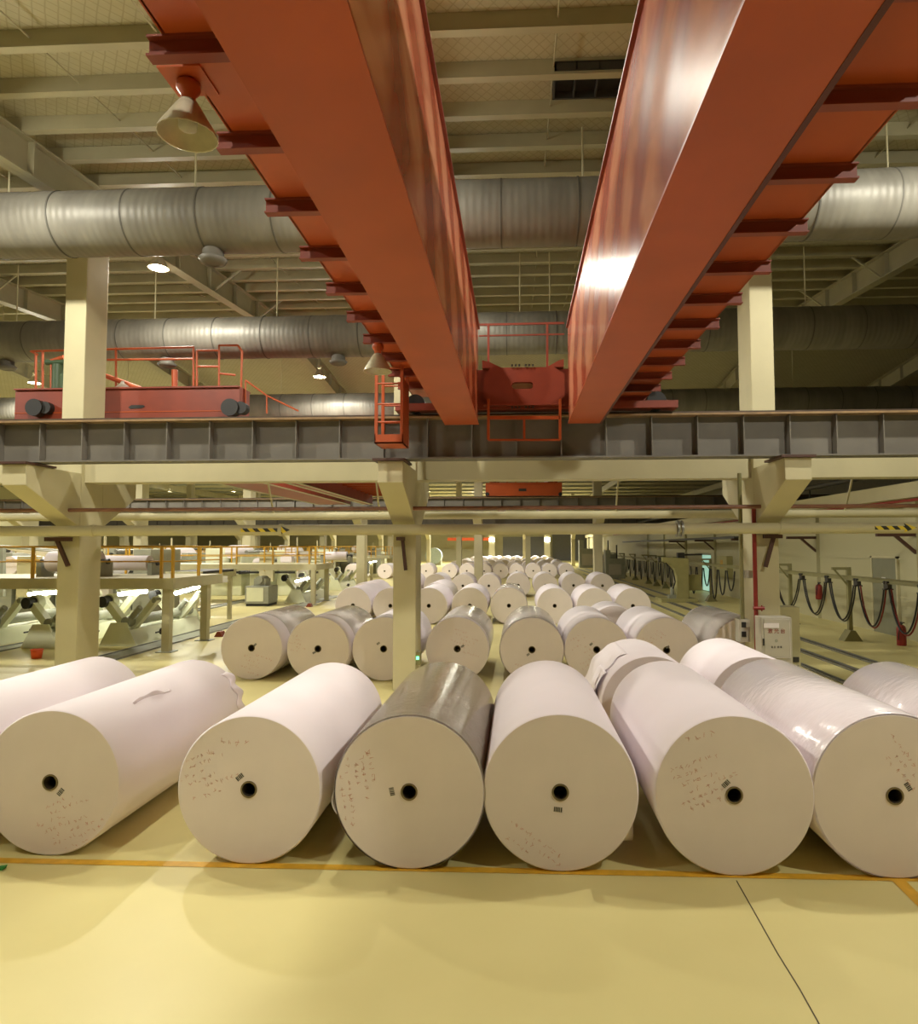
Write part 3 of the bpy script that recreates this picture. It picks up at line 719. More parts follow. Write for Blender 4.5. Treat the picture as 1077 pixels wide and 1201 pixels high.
# dark vent in the roof
p = atY(650, 72, 9.1); q = atY(730, 102, 9.5)
t = thing('roof_vent', 'dark rectangular roof vent grille between the girders', 'vent', ((p.x + q.x) / 2, 9.3, zroof(9.3)))
zv = zroof(9.3) + .02
build('vent_panel', MB().box(p.x, q.x, 9.0, 9.62, zv + .1, zv + .13), 'black', t)
mb = MB()
for a, b_, c_, d_ in ((p.x, q.x, 9.0, 9.03), (p.x, q.x, 9.59, 9.62), (p.x, p.x + .03, 9.0, 9.62), (q.x - .03, q.x, 9.0, 9.62), (p.x + .3, p.x + .32, 9, 9.62), (p.x + .62, p.x + .64, 9, 9.62)): mb.box(a, b_, c_, d_, zv, zv + .1)
build('vent_frame', mb, 'dark', t)

# ------------------------------------------------------------------ pipes across the columns
def xpipe(y, z, r, x0, x1, mk, name, label, dz=0, n=20):
    t = thing(name, label, 'pipe', (x0, y, z)); build('pipe_run', MB().tube([(x0, y, z), (x1, y, z + dz)], r, n), mk, t); return t
yp = 11.28
pz = atY(538, 621, yp).z
t = xpipe(yp, pz, .092, -16, 10.3, 'cream', 'large_pipe', 'thick cream pipe crossing in front of the columns')
for px in (110, 330, 800, 916): 
    x = atY(px, 621, yp).x; build('flange', MB().tube([(x - .03, yp, pz), (x + .03, yp, pz)], .105, 20), 'cream', t)
x = atY(797, 619, yp).x; build('pipe_clamp', MB().tube([(x - .05, yp, pz), (x - .02, yp, pz)], .14, 20).tube([(x + .02, yp, pz), (x + .05, yp, pz)], .14, 20), 'steel', t)
for (xa_, xb_) in ((285, 343), (1023, 1072)):
    X0, X1 = atY(xa_, 622, yp).x, atY(xb_, 622, yp).x
    mb = MB(); n = 8; hh = .042; r_ = .0955
    def arc(x, zz): return (x, yp - math.sqrt(r_ * r_ - zz * zz), pz + zz)
    L_ = X1 - X0; xs = X1 - .19
    def patch(xa, xb, za, zb, tip=None):
        k = 8; vs = []
        for q in range(k + 1):
            zz = za + (zb - za) * q / k; e = xb if tip is None else xb - (xb - xa) * abs(zz) / max(abs(za), abs(zb)); vs += [arc(xa, zz), arc(max(e, xa + .001), zz)]
        mb.add(vs, [(2 * q, 2 * q + 1, 2 * q + 3, 2 * q + 2) for q in range(k)])
    patch(X0, xs, -.03, .03); patch(xs, X1, -.075, .075, 1)
    o = build('hazard_arrow', mb, 'hazard', t, fix=False)
pr = atY(538, 596.0, 11.3).z
xpipe(11.3, pr, .034, -16, 10.3, 'brown_pipe', 'thin_pipe', 'thin red brown pipe crossing in front of the columns above the cream pipe')
pg = atY(538, 604.5, 13.5).z
tm = xpipe(13.5, pg, .08, -18, 10.3, 'cream', 'medium_pipe', 'grey cream pipe passing behind the columns')
for x in (-12, -9.5, -5, -2.8, 2, 6.5): build('hanger', MB().bar((x, 13.5, pg), (x, 13.1, 3.88), .03, .03), 'cream', tm)
# brown brackets on columns
def bracket(name, label, top0, top1, foot, t_=.07, y=11.35, d=.1):
    t = thing(name, label, 'bracket', atY(*top0, y), 'brown pipe brackets')
    a, b_, c_ = (atY(*q_, y) for q_ in (top0, top1, foot))
    build('arm', MB().bar(a, b_, d, t_), 'brown', t)
    m_ = a.lerp(b_, .45) if abs(c_.x - b_.x) < abs(c_.x - a.x) else b_.lerp(a, .45)
    build('brace', MB().bar(m_ + Vector((0, -.01, 0)), c_, .06, t_ * .8, up=(0, 1, 0)), 'brown', t)
bracket('pipe_bracket', 'brown pipe bracket on the left concrete column', (54, 632.5), (83, 632.5), (80, 664), y=11.5)
t = thing('pipe_bracket', 'brown pipe bracket on the middle concrete column', 'bracket', atY(472, 630, 11.5), 'brown pipe brackets')
a, b_ = atY(472, 630, 11.5), atY(476, 669, 11.5)
build('brace', MB().bar(a, b_, .05, .07, up=(0, 1, 0)), 'brown', t); build('arm', MB().bar((a.x, 11.1, a.z - .03), (a.x, 11.59, a.z - .03), .07, .06), 'brown', t)
bracket('pipe_bracket', 'brown pipe bracket on the right concrete column', (917, 629), (896, 629), (898, 665), y=11.5)
for px in (73, 476, 897):
    a = atY(px, 601.5, 11.48); tag(build('clamp_bracket', MB().box(a.x - .12, a.x + .12, 11.25, 11.6, a.z - .03, a.z + .045), 'brown'), {73: 'small brown clamp under the thin pipe at the left column', 476: 'small brown clamp under the thin pipe at the middle column', 897: 'small brown clamp under the thin pipe at the right column'}[px], 'clamp')
# red riser, conduit, small boxes on the right column
a = Vector((colx[1] - .245, 11.5, 0))
t = thing('riser_pipe', 'red vertical riser pipe on the right concrete column', 'pipe', (a.x, 11.5, 0))
build('pipe_run', MB().tube([(a.x, 11.5, 0), (a.x, 11.5, pr)], .036, 16), 'red_pipe', t)
z = atY(887, 713, 11.5).z; build('valve', MB().tube([(a.x - .06, 11.45, z), (a.x + .12, 11.45, z)], .03, 10).tube([(a.x + .08, 11.45, z - .05), (a.x + .08, 11.45, z + .05)], .012, 8), 'red_pipe', t)
z = atY(887, 728, 11.5).z
tag(build('hose_box', MB().box(a.x - .01, a.x + .1, 11.40, 11.58, 0, z), 'red_pipe'), 'narrow dark red fire hose box at the foot of the riser pipe', 'box')
a = atY(869.5, 650, 11.7)
t = thing('conduit', 'olive conduit with a socket box on the left side of the right column', 'conduit', (a.x, 11.7, 0))
zt_ = atY(869, 555, 11.7).z; zs = atY(869, 726, 11.7).z
build('conduit_tube', MB().tube([(a.x, 11.7, zs - .1), (a.x, 11.7, zt_)], .035, 12), 'olive_post', t)
bx = build('socket_box', MB().box(a.x - .09, a.x + .09, 11.6, 11.82, zs - .38, zs), 'cabinet', t)
for k in (0, 1): build('socket', MB().box(a.x - .055, a.x + .02, 11.59, 11.6, zs - .13 - .16 * k, zs - .04 - .16 * k), 'black', bx)
a = atY(874, 673, 11.7)
tag(build('junction_box', MB().box(a.x - .01, a.x + .1, 11.62, 11.76, a.z - .07, a.z + .06), 'cabinet'), 'small pale junction box on the right column above the socket box', 'box')
a = atY(494, 769, 11.9)
t = thing('switch_box', 'small box with a green light low on the middle column', 'switch', (colx[0] + .2, 11.75, a.z))
build('box_body', MB().box(colx[0] + .2, colx[0] + .27, 11.64, 11.86, a.z - .12, a.z + .1), 'olive_post', t)
build('green_light', MB().box(colx[0] + .21, colx[0] + .255, 11.63, 11.64, a.z - .025, a.z + .03), 'green_led', t)
# electrical cabinet with lettering
a0, a1 = atY(893, 724, 11.0), atY(930, 772, 11.0)
t = thing('electrical_cabinet', 'pale grey electrical cabinet with red lettering beside the right column', 'cabinet', ((a0.x + a1.x) / 2, 11.1, 0))
build('body', MB().box(a0.x, a1.x, 11.0, 11.3, 0, a0.z), 'cabinet', t, bevel=.01)
zd = atY(910, 771, 11).z
dr = build('door', MB().box(a0.x + .04, a1.x - .04, 10.985, 11.0, zd, a0.z - .03), 'cabinet', t, bevel=.004)
build('door_edge', MB().box(a1.x - .045, a1.x - .035, 10.98, 10.99, zd, a0.z - .06).box(a0.x + .04, a1.x - .04, 10.98, 10.99, zd - .01, zd), 'sticker', dr)
p0, p1 = atY(896, 731, 10.98), atY(914, 736.5, 10.98)
build('name_plate', MB().box(p0.x, p1.x, 10.975, 10.985, p1.z, p0.z), mat('white_plate', (.75, .70, .72), .5), dr)
build('handle', MB().box(a0.x + .015, a0.x + .03, 10.97, 11.0, a0.z - .45, a0.z - .34), 'dark', dr)
def text(s, name, px, py, y, size, mk, parent, sx=1.0):
    cu = bpy.data.curves.new(name, 'FONT'); cu.body = s; cu.size = size; cu.align_x = 'CENTER'; cu.align_y = 'CENTER'; cu.extrude = .001; cu.space_character = sx
    tmp = bpy.data.objects.new(name + '_curve', cu); C.objects.link(tmp)
    dg = bpy.context.evaluated_depsgraph_get(); me = bpy.data.meshes.new_from_object(tmp.evaluated_get(dg)); bpy.data.objects.remove(tmp)
    p = atY(px, py, y); o = bpy.data.objects.new(name, me); C.objects.link(o); me.materials.clear(); me.materials.append(M[mk])
    off = Vector((0, 0, 0)); q = parent
    while q: off += q.location; q = q.parent
    o.parent = parent; o.rotation_euler = (PI / 2, 0, 0); o.location = p - off
    return o
text('激光台', 'lettering', 911, 740.5, 10.983, .085, 'red_pipe', dr, 1.35)
mb = MB()
for dx in (-.075, -.035, .02, .065):
    p = atY(911.5, 759, 10.983)
    for k in range(3): mb.box(p.x + dx - .012, p.x + dx + .012, 10.981, 10.985, p.z - .014 + .012 * k, p.z - .008 + .012 * k)
    mb.box(p.x + dx - .002, p.x + dx + .002, 10.981, 10.985, p.z - .016, p.z + .018)
build('small_lettering', mb, 'ink_dark', dr)
build('seal', MB().tube([(atY(911, 751.5, 10.98).x, 10.982, atY(911, 751.5, 10.98).z), (atY(911, 751.5, 10.98).x, 10.985, atY(911, 751.5, 10.98).z)], .025, 16), 'machine_grey', dr)
b0, b1 = atY(914, 712, 12.0), atY(940, 790, 12.0)
t = thing('beige_cabinet', 'taller olive beige cabinet standing behind the grey electrical cabinet', 'cabinet', ((b0.x + b1.x) / 2, 12.1, 0))
build('body', MB().box(b0.x, b1.x, 12.0, 12.4, 0, b0.z), 'platform', t, bevel=.01)
for py in (774, 784):
    p = atY(934, py, 11.99); build('socket', MB().box(p.x - .05, p.x + .05, 11.985, 12.0, p.z - .04, p.z + .05), 'dark', t)

# ------------------------------------------------------------------ right side: wall brackets, door, festoon
p0, p1 = atX(1024, 656, XW - .03), atX(1055, 745, XW - .03)
dY0, dY1 = p1.y, p0.y
d = struct('door_1', MB().box(XW - .05, XW, dY0, dY1, 0, 2.14), 'door', label='grey green steel door in the right wall', cat='door')
build('door_frame', MB().box(XW - .07, XW, dY0 - .07, dY0, 0, 2.2).box(XW - .07, XW, dY1, dY1 + .07, 0, 2.2).box(XW - .07, XW, dY0 - .07, dY1 + .07, 2.14, 2.2), 'platform', d)
build('door_handle', MB().box(XW - .09, XW - .05, dY0 + .25, dY0 + .3, .9, 1.1), 'dark', d)
build('door_notice', MB().box(XW - .055, XW - .05, dY0 + .55, dY0 + .75, 1.4, 1.6), 'sticker', d)
p0 = atX(824, 660, XW - .03); p1 = atX(835, 660, XW - .03)
d = struct('door_2', MB().box(XW - .04, XW, p1.y, p0.y, 0, 2.1), 'door', label='doorway glowing teal in the right wall beyond the lifting machine', cat='door')
build('lit_glass', MB().box(XW - .06, XW - .04, p1.y + .1, p0.y - .1, .05, 2.0), 'teal', d)
build('door_bar', MB().box(XW - .08, XW - .06, p1.y, p0.y, 1.45, 1.6), 'olive_post', d)
p0 = atX(847, 660, XW - .03); p1 = atX(859, 660, XW - .03)
t = thing('wall_cabinet', 'olive yellow control cabinet fixed to the right wall', 'cabinet', (XW - .1, (p0.y + p1.y) / 2, .95))
build('body', MB().box(XW - .3, XW, p1.y, p0.y, .95, 2.0), 'machine_olive', t, bevel=.01); build('warning_plate', MB().box(XW - .31, XW - .3, p1.y + .6, p1.y + 1.0, 1.4, 1.8), 'yellow', t)
for i, y in enumerate((17.85, 23.65, 29.65, 35.65, 41.65)):
    t = thing('wall_bracket', f'brown triangular bracket high on the right wall, {ORD[i]} along from the viewer', 'bracket', (XW, y, 2.75), 'brown wall brackets')
    build('arm', MB().bar((XW - 1.1, y, 2.78), (XW - .1, y, 2.78), .1, .09), 'brown', t); build('brace', MB().bar((XW - .62, y, 2.76), (XW - .1, y, 2.3), .09, .07), 'brown', t)
t = thing('cable_tray', 'dark cable tray lying on the wall brackets beyond the right column', 'cable tray', (XW - .8, 40, 2.83))
build('tray', MB().box(XW - 1.05, XW - .55, 29.4, 60, 2.825, 2.85).box(XW - 1.05, XW - 1.03, 29.4, 60, 2.85, 2.93).box(XW - .57, XW - .55, 29.4, 60, 2.85, 2.93), 'dark', t)
mb = MB()
for k in range(5): mb.tube([(XW - .98 + .09 * k, 29.0 + .2 * k, 2.88), (XW - .98 + .09 * k, 60, 2.88)], .035, 8)
build('cables', mb, 'black', t)
for nm, lab, dx, z, r, mk in (('wall_pipe', 'black pipe running above the right wall ledge', -.1, 4.55, .09, 'dark'), ('wall_pipe', 'red pipe running along the face of the right wall ledge', -.38, 3.66, .04, 'red_pipe')):
    t = thing(nm, lab, 'pipe', (XW + dx, 20, z), 'pipes along the right wall'); build('pipe_run', MB().tube([(XW + dx, YB + 1, z), (XW + dx, 70, z)], r, 14), mk, t)
    for y in (6, 12, 18, 24, 30, 36):
        build('support', MB().box(XW + dx - .02, XW + dx + .02 if dx > -.3 else XW, y, y + .05, z - .4 if dx > -.3 else z - .02, z - r * .5), mk, t)
def extinguisher(x, y, z, label, hung):
    t = thing('fire_extinguisher', label, 'fire extinguisher', (x, y, z), 'fire extinguishers')
    build('cylinder', MB().lathe([(0, 0), (.1, 0), (.11, .02), (.11, .42), (.09, .48), (.035, .52), (0, .52)], (x, y, z), 'z', 20), 'red_pipe', t)
    build('valve', MB().lathe([(.03, .52), (.03, .58), (0, .58)], (x, y, z), 'z', 10).box(x - .02, x + .02, y - .12, y + .02, z + .56, z + .59), 'dark', t)
    build('hose', MB().tube([(x, y - .05, z + .55), (x - .1, y - .13, z + .5), (x - .13, y - .12, z + .3), (x - .12, y - .08, z + .15)], .013, 8), 'black', t)
a = atZ(1058, 757); extinguisher(a.x, a.y, 0, 'red fire extinguisher on the floor by the grey green door', False)
a = atX(961, 703, XW - .2); extinguisher(XW - .2, a.y, a.z, 'red fire extinguisher hung on the right wall behind the cables', True)
# festoon
FX = 8.7
t = thing('cable_festoon', 'olive track on posts with hanging looped cables along the right aisle', 'cable festoon', (FX, 25, 0))
zt_ = atY(980, 677, 18.2).z
build('track_rail', MB().ibeam((FX, 12.5, zt_), (FX, 76, zt_), .08, .12, .015), 'olive_post', t)
for y in (14.2, 18.1, 21.9, 30.7, 36, 40, 42.5, 45, 50, 55, 60, 66, 72):
    mb = MB().box(FX + .03, FX + .13, y - .05, y + .05, 0, zt_ + .22); mb.box(FX - .35, FX + .13, y - .04, y + .04, zt_ + .2, zt_ + .27)
    mb.prism([(FX - .16, 0), (FX + .32, 0), (FX + .14, .28), (FX + .02, .28)], y - .16, y + .16); mb.bar((FX - .28, y, zt_ + .2), (FX + .08, y, zt_ - .25), .04, .04)
    build('post', mb, 'olive_post', t)
ty = [13.4, 14.75, 16.1, 17.5, 19.1, 20.8, 23.0]
tyf = [27 + 1.15 * k for k in range(7)] + [37 + .75 * k for k in range(34)]
def trolley(y):
    o = build('trolley', MB().box(FX - .05, FX + .05, y - .09, y + .09, zt_ - .17, zt_ - .06).tube([(FX - .07, y - .05, zt_ - .03), (FX + .07, y - .05, zt_ - .03)], .035, 10).tube([(FX - .07, y + .05, zt_ - .03), (FX + .07, y + .05, zt_ - .03)], .035, 10).box(FX - .1, FX + .1, y - .06, y + .06, zt_ - .2, zt_ - .17), 'dark', t)
for y in ty: trolley(y)
for k, (a, b_) in enumerate(zip(ty, ty[1:])):
    for j, (off, mk, dp) in enumerate(((-.03, 'black', .95), (.02, 'red_pipe' if k in (0, 1, 2) else 'dark', .99))):
        pts = [(FX + off, a + (b_ - a) * (.08 + .84 * s / 16) , zt_ - .18 - dp * (1 - (2 * s / 16 - 1) ** 2) ** .8) for s in range(17)]
        build('cable_loop', MB().tube(pts, .02, 8), mk, t)
for k, (a, b_) in enumerate(zip(tyf, tyf[1:])):
    if b_ - a > 2: continue
    pts = [(FX, a + (b_ - a) * (.08 + .84 * s / 10), zt_ - .18 - (.8 + .25 * (k % 3)) * (1 - (2 * s / 10 - 1) ** 2) ** .8) for s in range(11)]
    build('cable_loop', MB().tube(pts, .028, 6), ('dark', 'cabinet', 'black')[k % 3] if k > 6 else 'black', t)
# lifting machine with curved neck
a = atZ(797, 706); X, Y = a.x, a.y + .2
t = thing('core_handling_machine', 'olive green machine with a curved C shaped neck on the right floor tracks', 'machine', (X, Y, 0))
build('base_frame', MB().box(X - .85, X + .75, Y - .5, Y + .9, .0, .16), 'machine_olive', t, bevel=.02)
pf = [(X - .15, .16), (X + .42, .16), (X + .42, 1.95), (X - .75, 2.0), (X - .75, 1.8), (X - .45, 1.72), (X - .22, 1.5), (X - .1, 1.15), (X - .12, .55)]
build('neck', MB().prism(pf, Y - .3, Y + .25), 'machine_olive', t, bevel=.02)
build('motor', MB().tube([(X - .85, Y, 1.88), (X - .6, Y, 1.88)], .12, 16), 'dark', t)
build('control_box', MB().box(X + .45, X + 1.05, Y + .0, Y + .5, .5, 1.2), 'machine_olive', t, bevel=.01)
build('clamp', MB().tube([(X - .28, Y - .1, .3), (X - .28, Y - .1, .65)], .09, 12).box(X - .45, X - .1, Y - .25, Y + .1, .16, .32), 'machine_grey', t)
build('top_gear', MB().box(X + .0, X + .3, Y - .1, Y + .2, 1.95, 2.2).tube([(X + .1, Y, 2.1), (X + 1.1, Y, 2.12)], .04, 8), 'dark', t)
build('hydraulic_hose', MB().tube([(X - .6, Y - .32, 1.75), (X - .3, Y - .36, 1.4), (X - .2, Y - .36, .9), (X - .3, Y - .33, .6)], .03, 8), 'dark', t)
# tall grey machines past the far column on the right
for i, (px, y, h, w_) in enumerate(((712, 58, 2.6, 1.6), (722, 52, 2.2, 1.5), (690, 78, 3.2, 2.0))):
    p = atY(px, 650, y); t = thing('machine_tower', ['tall grey machine tower left of the cable posts', 'shorter grey machine tower near the cable posts', 'distant grey machine tower by the far shutter'][i], 'machine', (p.x, y, 0))
    build('tower_frame', MB().box(p.x - w_ / 2, p.x + w_ / 2, y, y + 1.4, 0, h * .7).box(p.x - w_ / 2, p.x - w_ / 4, y, y + 1.4, h * .7, h), 'machine_grey', t, bevel=.02)
    build('access_panel', MB().box(p.x - w_ * .35, p.x + w_ * .3, y - .03, y, .3, h * .5), 'cabinet', t); build('mast', MB().box(p.x + .1, p.x + .2, y + .3, y + .4, h * .7, h + .4), 'dark', t)

# ------------------------------------------------------------------ far crane in the next bay (left)
t = thing('overhead_crane', 'dark red crane in the next bay, its end carriage with railings behind the left column', 'crane', (-7.5, 13, 4.62))
ye = 12.95; q0 = atY(29, 461, ye); q1 = atY(287, 458, ye); xa, xb = q0.x, q1.x; zt_ = q1.z; zbm = ZT + .14
ec = build('end_carriage', MB().box(xa, xb, ye - .25, ye + .25, zbm, zt_).box(xa, xb, ye - .3, ye + .3, zt_, zt_ + .03), 'red_dark', t)
sl = atY(160, 477, ye - .26); build('access_slot', MB().prism([(sl.x - .17, sl.z - .01), (sl.x - .1, sl.z + .035), (sl.x + .14, sl.z + .03), (sl.x + .17, sl.z), (sl.x + .1, sl.z - .03), (sl.x - .12, sl.z - .04)], ye - .262, ye - .25), 'black', ec)
build('front_seam', MB().box(xa, xb, ye - .258, ye - .25, zbm + (zt_ - zbm) * .5, zbm + (zt_ - zbm) * .5 + .02), 'red', ec)
for px in (44, 272):
    w_ = atY(px, 479, ye - .3); build('wheel', MB().tube([(w_.x, ye - .42, w_.z), (w_.x, ye - .2, w_.z)], .17, 20).tube([(w_.x + .2, ye - .38, w_.z), (w_.x + .2, ye - .2, w_.z)], .12, 16), 'black', ec)
build('buffer', MB().tube([(xa - .35, ye, zbm + .25), (xa, ye, zbm + .25)], .07, 12).tube([(xb, ye, zbm + .3), (xb + .25, ye, zbm + .3)], .06, 12), 'machine_grey', ec)
def rl(pts, r=.022, nm='guard_rail', mk='red_orange'):
    mb = MB()
    for (a, b_) in pts: mb.tube([atY(*a, ye), atY(*b_, ye)], r, 8)
    build(nm, mb, mk, t)
rl([((36, 412), (227, 407)), ((227, 407), (227, 459)), ((136, 408), (136, 459)), ((50, 411), (50, 458)), ((60, 424), (60, 460)), ((42, 414), (42, 460)), ((36, 412), (44, 416)), ((126, 422), (227, 421))])
rl([((231, 411), (231, 459)), ((231, 411), (257, 411)), ((257, 405), (257, 459)), ((231, 430), (257, 430)), ((257, 405), (279, 405)), ((279, 405), (284, 412)), ((284, 412), (282, 486)), ((257, 438), (276, 440))])
rl([((288, 446), (313, 464)), ((313, 464), (350, 482)), ((313, 464), (313, 485)), ((288, 446), (288, 486))], .018)
rl([((124, 441), (165, 456)), ((60, 424), (75, 419))], .05, 'boom')
rl([((205, 434), (205, 459))], .06, 'stub_post')
a = atY(68, 442, ye); build('hoist_motor', MB().tube([(a.x, ye, a.z - .28), (a.x, ye, a.z + .25)], .11, 14).tube([(a.x - .25, ye, a.z + .3), (a.x + .2, ye, a.z + .3)], .06, 8), mat('green_motor_paint', (.05, .09, .04), .5), t)
a = atY(145, 456, ye); build('floodlight', MB().lathe([(.05, .15), (.07, .1), (.19, -.02), (0, -.02)], (a.x, ye, a.z), 'z', 20), 'sticker', t)
zg = H + 2.1
def fgirder(xa, xb, h, nm='main_girder', mk='red_dark'):
    g = build(nm, MB().box(xa + .02, xb - .02, ye + .3, 32.6, zg + .03, zg + h), mk, t)
    build('bottom_flange', MB().box(xa, xb, ye + .3, 32.6, zg, zg + .03), 'red_dark', g)
    for x in (xa, xb - .14): build('flange_edge', MB().box(x, x + .16, ye + .3, 32.6, zg - .012, zg), 'steel_cream', g)
    return g
fgirder(-9.9, -8.2, 1.0)
g = fgirder(-7.6, -7.1, 1.0)
wk = build('walkway', MB().box(-7.1, -5.3, ye + .3, 32.6, zg + .5, zg + .53), 'red_dark', t)
for k in range(24):
    y = 14 + k * .8; build('walkway_bracket', MB().box(-7.1, -5.2, y - .03, y + .03, zg + .4, zg + .5), 'red', wk)
# third crane far along the hall, over the middle
t = thing('overhead_crane', 'small distant red crane carriage with railings on the second runway', 'crane', (.3, 33, 5.05))
y3 = 34.9
q0, q1 = atY(570, 581, y3), atY(659, 567.5, y3); q0.z = 5.14
ec = build('end_carriage', MB().box(q0.x, q1.x, y3 - .25, y3 + .25, q0.z, q1.z).box(q0.x, q1.x, y3 - .3, y3 + .3, q1.z, q1.z + .05), 'red', t)
a = atY(613, 575, y3); build('access_slot', MB().box(a.x - .2, a.x + .2, y3 - .26, y3 - .25, a.z - .07, a.z + .07), 'black', ec)
for px in (572, 657): a = atY(px, 580, y3); build('wheel', MB().tube([(a.x, y3 - .3, a.z), (a.x, y3 + .1, a.z)], .1, 16), 'black', ec)
mb = MB()
for px in (575, 595, 605, 630, 650): mb.bar(atY(px, 567, y3), atY(px, 556, y3), .05, .05)
mb.bar(atY(575, 557, y3), atY(650, 557, y3), .04, .04); mb.bar(atY(575, 562, y3), atY(650, 562, y3), .03, .03)
build('guard_rail', mb, 'red_orange', t)
a = atY(600, 564, y3); build('hoist_box', MB().box(a.x - .8, a.x + .9, y3 + .3, y3 + .7, a.z - .05, a.z + .35), 'machine_grey', t)
for x in (q0.x + .2, q1.x - .7): build('main_girder', MB().box(x, x + .5, y3 + .3, 57.2, q0.z, q1.z + .6), 'red_dark', t)

# ------------------------------------------------------------------ left machine area
ZD, ZF = 1.76, 1.50
def platform(y, xr, x0, dep, label, posts):
    t = thing('work_platform', label, 'platform', (xr - 2, y, 0), 'raised platforms with yellow railings')
    build('deck', MB().box(x0, xr, y, y + dep, ZF + .19, ZD), 'platform', t)
    build('edge_beam', MB().box(x0, xr + .05, y - .06, y, ZF, ZD).box(xr, xr + .06, y, y + dep, ZF, ZD), 'platform', t)
    for (x, yy) in posts:
        p = build('post', MB().box(x - .09, x + .09, yy - .09, yy + .09, .02, ZF + .02), 'platform', t)
        build('foot_plate', MB().box(x - .2, x + .2, yy - .16, yy + .16, 0, .02), 'machine_grey', p)
    zr = 2.52
    mb = MB().tube([(x0, y, zr), (xr, y, zr), (xr, y + dep, zr)], .025, 8).tube([(x0, y, ZD + .4), (xr, y, ZD + .4), (xr, y + dep, ZD + .4)], .018, 8)
    rr = build('hand_rail', mb, 'yellow', t)
    x = xr
    k = 0
    while x > x0 and k < 12:
        build('rail_post', MB().box(x - .03, x + .03, y - .03, y + .03, ZF + .1, zr), 'yellow', rr); x -= 1.6 if k else .28; k += 1
    for yy in (y + dep * .5, y + dep): build('rail_post', MB().box(xr - .03, xr + .03, yy - .03, yy + .03, ZF + .1, zr), 'yellow', rr)
    return t
pa = atZ(195.5, 764.5); pb = atZ(240, 751); xr1 = atY(199, 680, pa.y).x + .1
platform(pa.y - .05, xr1, -24, 2.6, 'cream platform with yellow railing beside the left column', [(pa.x, pa.y), (pb.x, pb.y), (-13.5, pa.y), (-19, pa.y)])
pa = atZ(367.5, 709.5); pb = atZ(383, 704.5)
platform(pa.y - .05, pa.x + .1, -28, 2.6, 'cream platform with yellow railing behind the left end of the second roll row', [(pa.x, pa.y), (pb.x, pb.y), (-16, pa.y), (-22, pa.y)])
pa = atZ(439, 682.5)
platform(pa.y - 3, pa.x + .1, -34, 3.0, 'cream platform with yellow railing near the far left rolls', [(pa.x - .2, pa.y), (pa.x - 6, pa.y), (pa.x - 12, pa.y)])
for i, y in enumerate((57, 70)):
    platform(y, -11 - i, -46, 3.0, ['distant platform with yellow railing behind three others', 'most distant platform with yellow railing'][i], [(-11.5 - i, y + .1), (-18, y + .1), (-26, y + .1)])

def unwind_stand(X, Y, label, s=1.0):
    t = thing('unwind_stand', label, 'machine', (X, Y, 0), 'roll unwind stands')
    L = 3.6
    # base beam running away from the viewer, tapered ends
    build('base_beam', MB().prism([(X - .55, .0), (X + .55, .0), (X + .5, .1), (X + .32, .42), (X - .32, .42), (X - .5, .1)], Y, Y + L), 'machine', t, bevel=.015)
    build('end_plate', MB().prism([(X - .62, 0), (X + .62, 0), (X + .25, .62), (X - .25, .62)], Y - .06, Y), 'machine', t); build('end_plate', MB().prism([(X - .62, 0), (X + .62, 0), (X + .25, .62), (X - .25, .62)], Y + L, Y + L + .06), 'machine', t)
    for yy in (Y + .5, Y + L - .7):
        a = build('swing_arm', MB().bar((X - .1, yy, .42), (X - .78, yy, 1.12), .22, .2), 'machine', t)
        build('chuck', MB().tube([(X - .82, yy - .22, 1.14), (X - .82, yy + .12, 1.14)], .155, 24), 'black', a); build('chuck_hub', MB().tube([(X - .82, yy + .05, 1.14), (X - .82, yy + .3, 1.14)], .2, 20), 'machine', a)
        a = build('swing_arm', MB().bar((X + .1, yy, .42), (X + .86, yy, 1.22), .2, .17), 'machine', t)
        build('arm_pin', MB().tube([(X + .84, yy - .14, 1.18), (X + .84, yy + .14, 1.18)], .07, 12), 'machine_grey', a)
        build('hydraulic_cylinder', MB().tube([(X - .05, yy - .2, .5), (X + .45, yy - .2, 1.0)], .085, 12), 'machine_grey', t)
    build('guide_roller', MB().tube([(X + .1, Y + .1, .62), (X + .1, Y + L - .1, .62)], .14, 20), 'machine_grey', t)
    build('hand_wheel', MB().tube([(X + .6, Y + 1.1, .25), (X + .72, Y + 1.1, .25)], .09, 12).box(X + .62, X + .66, Y + .8, Y + 1.5, .23, .27), 'dark', t)
    return t
u1 = unwind_stand(0, 0, 'x')
A = atZ(160, 752); u1.location = (A.x + .05, 16.6, 0); u1.scale = (.8, 1, .95); u1['label'] = 'white green unwind stand with V arms between the left column and platform post'
B = atZ(40, 766); dup(u1, (A.x - 1.7, 16.2, 0), 'white green unwind stand half hidden by the left column')
dup(u1, (A.x - 3.5, 16.5, 0), 'white green unwind stand cut off by the left edge')
dup(u1, (atY(335, 706, 29).x + .25, 29.6, 0), 'white green unwind stand beside the square grey control box')
dup(u1, (atY(402, 688, 40).x, 38.2, 0), 'small unwind stand beyond the second platform')
a0 = atZ(287, 711)
t = thing('control_box', 'square grey green control box on the floor beside the unwind stand', 'machine', (a0.x + .5, a0.y, 0))
build('body', MB().box(a0.x, a0.x + 1.02, a0.y, a0.y + 1.1, .1, .84), 'machine_grey', t, bevel=.02); build('plinth', MB().box(a0.x + .05, a0.x + 1.0, a0.y + .02, a0.y + 1.05, 0, .1), 'black', t)
build('front_panel', MB().box(a0.x + .08, a0.x + .8, a0.y - .02, a0.y, .2, .78), 'machine', t); build('top_motor', MB().box(a0.x + .3, a0.x + .8, a0.y + .2, a0.y + .8, .84, 1.15).tube([(a0.x + .55, a0.y + .1, 1.1), (a0.x + .55, a0.y + .9, 1.1)], .16, 14), 'machine_grey', t)
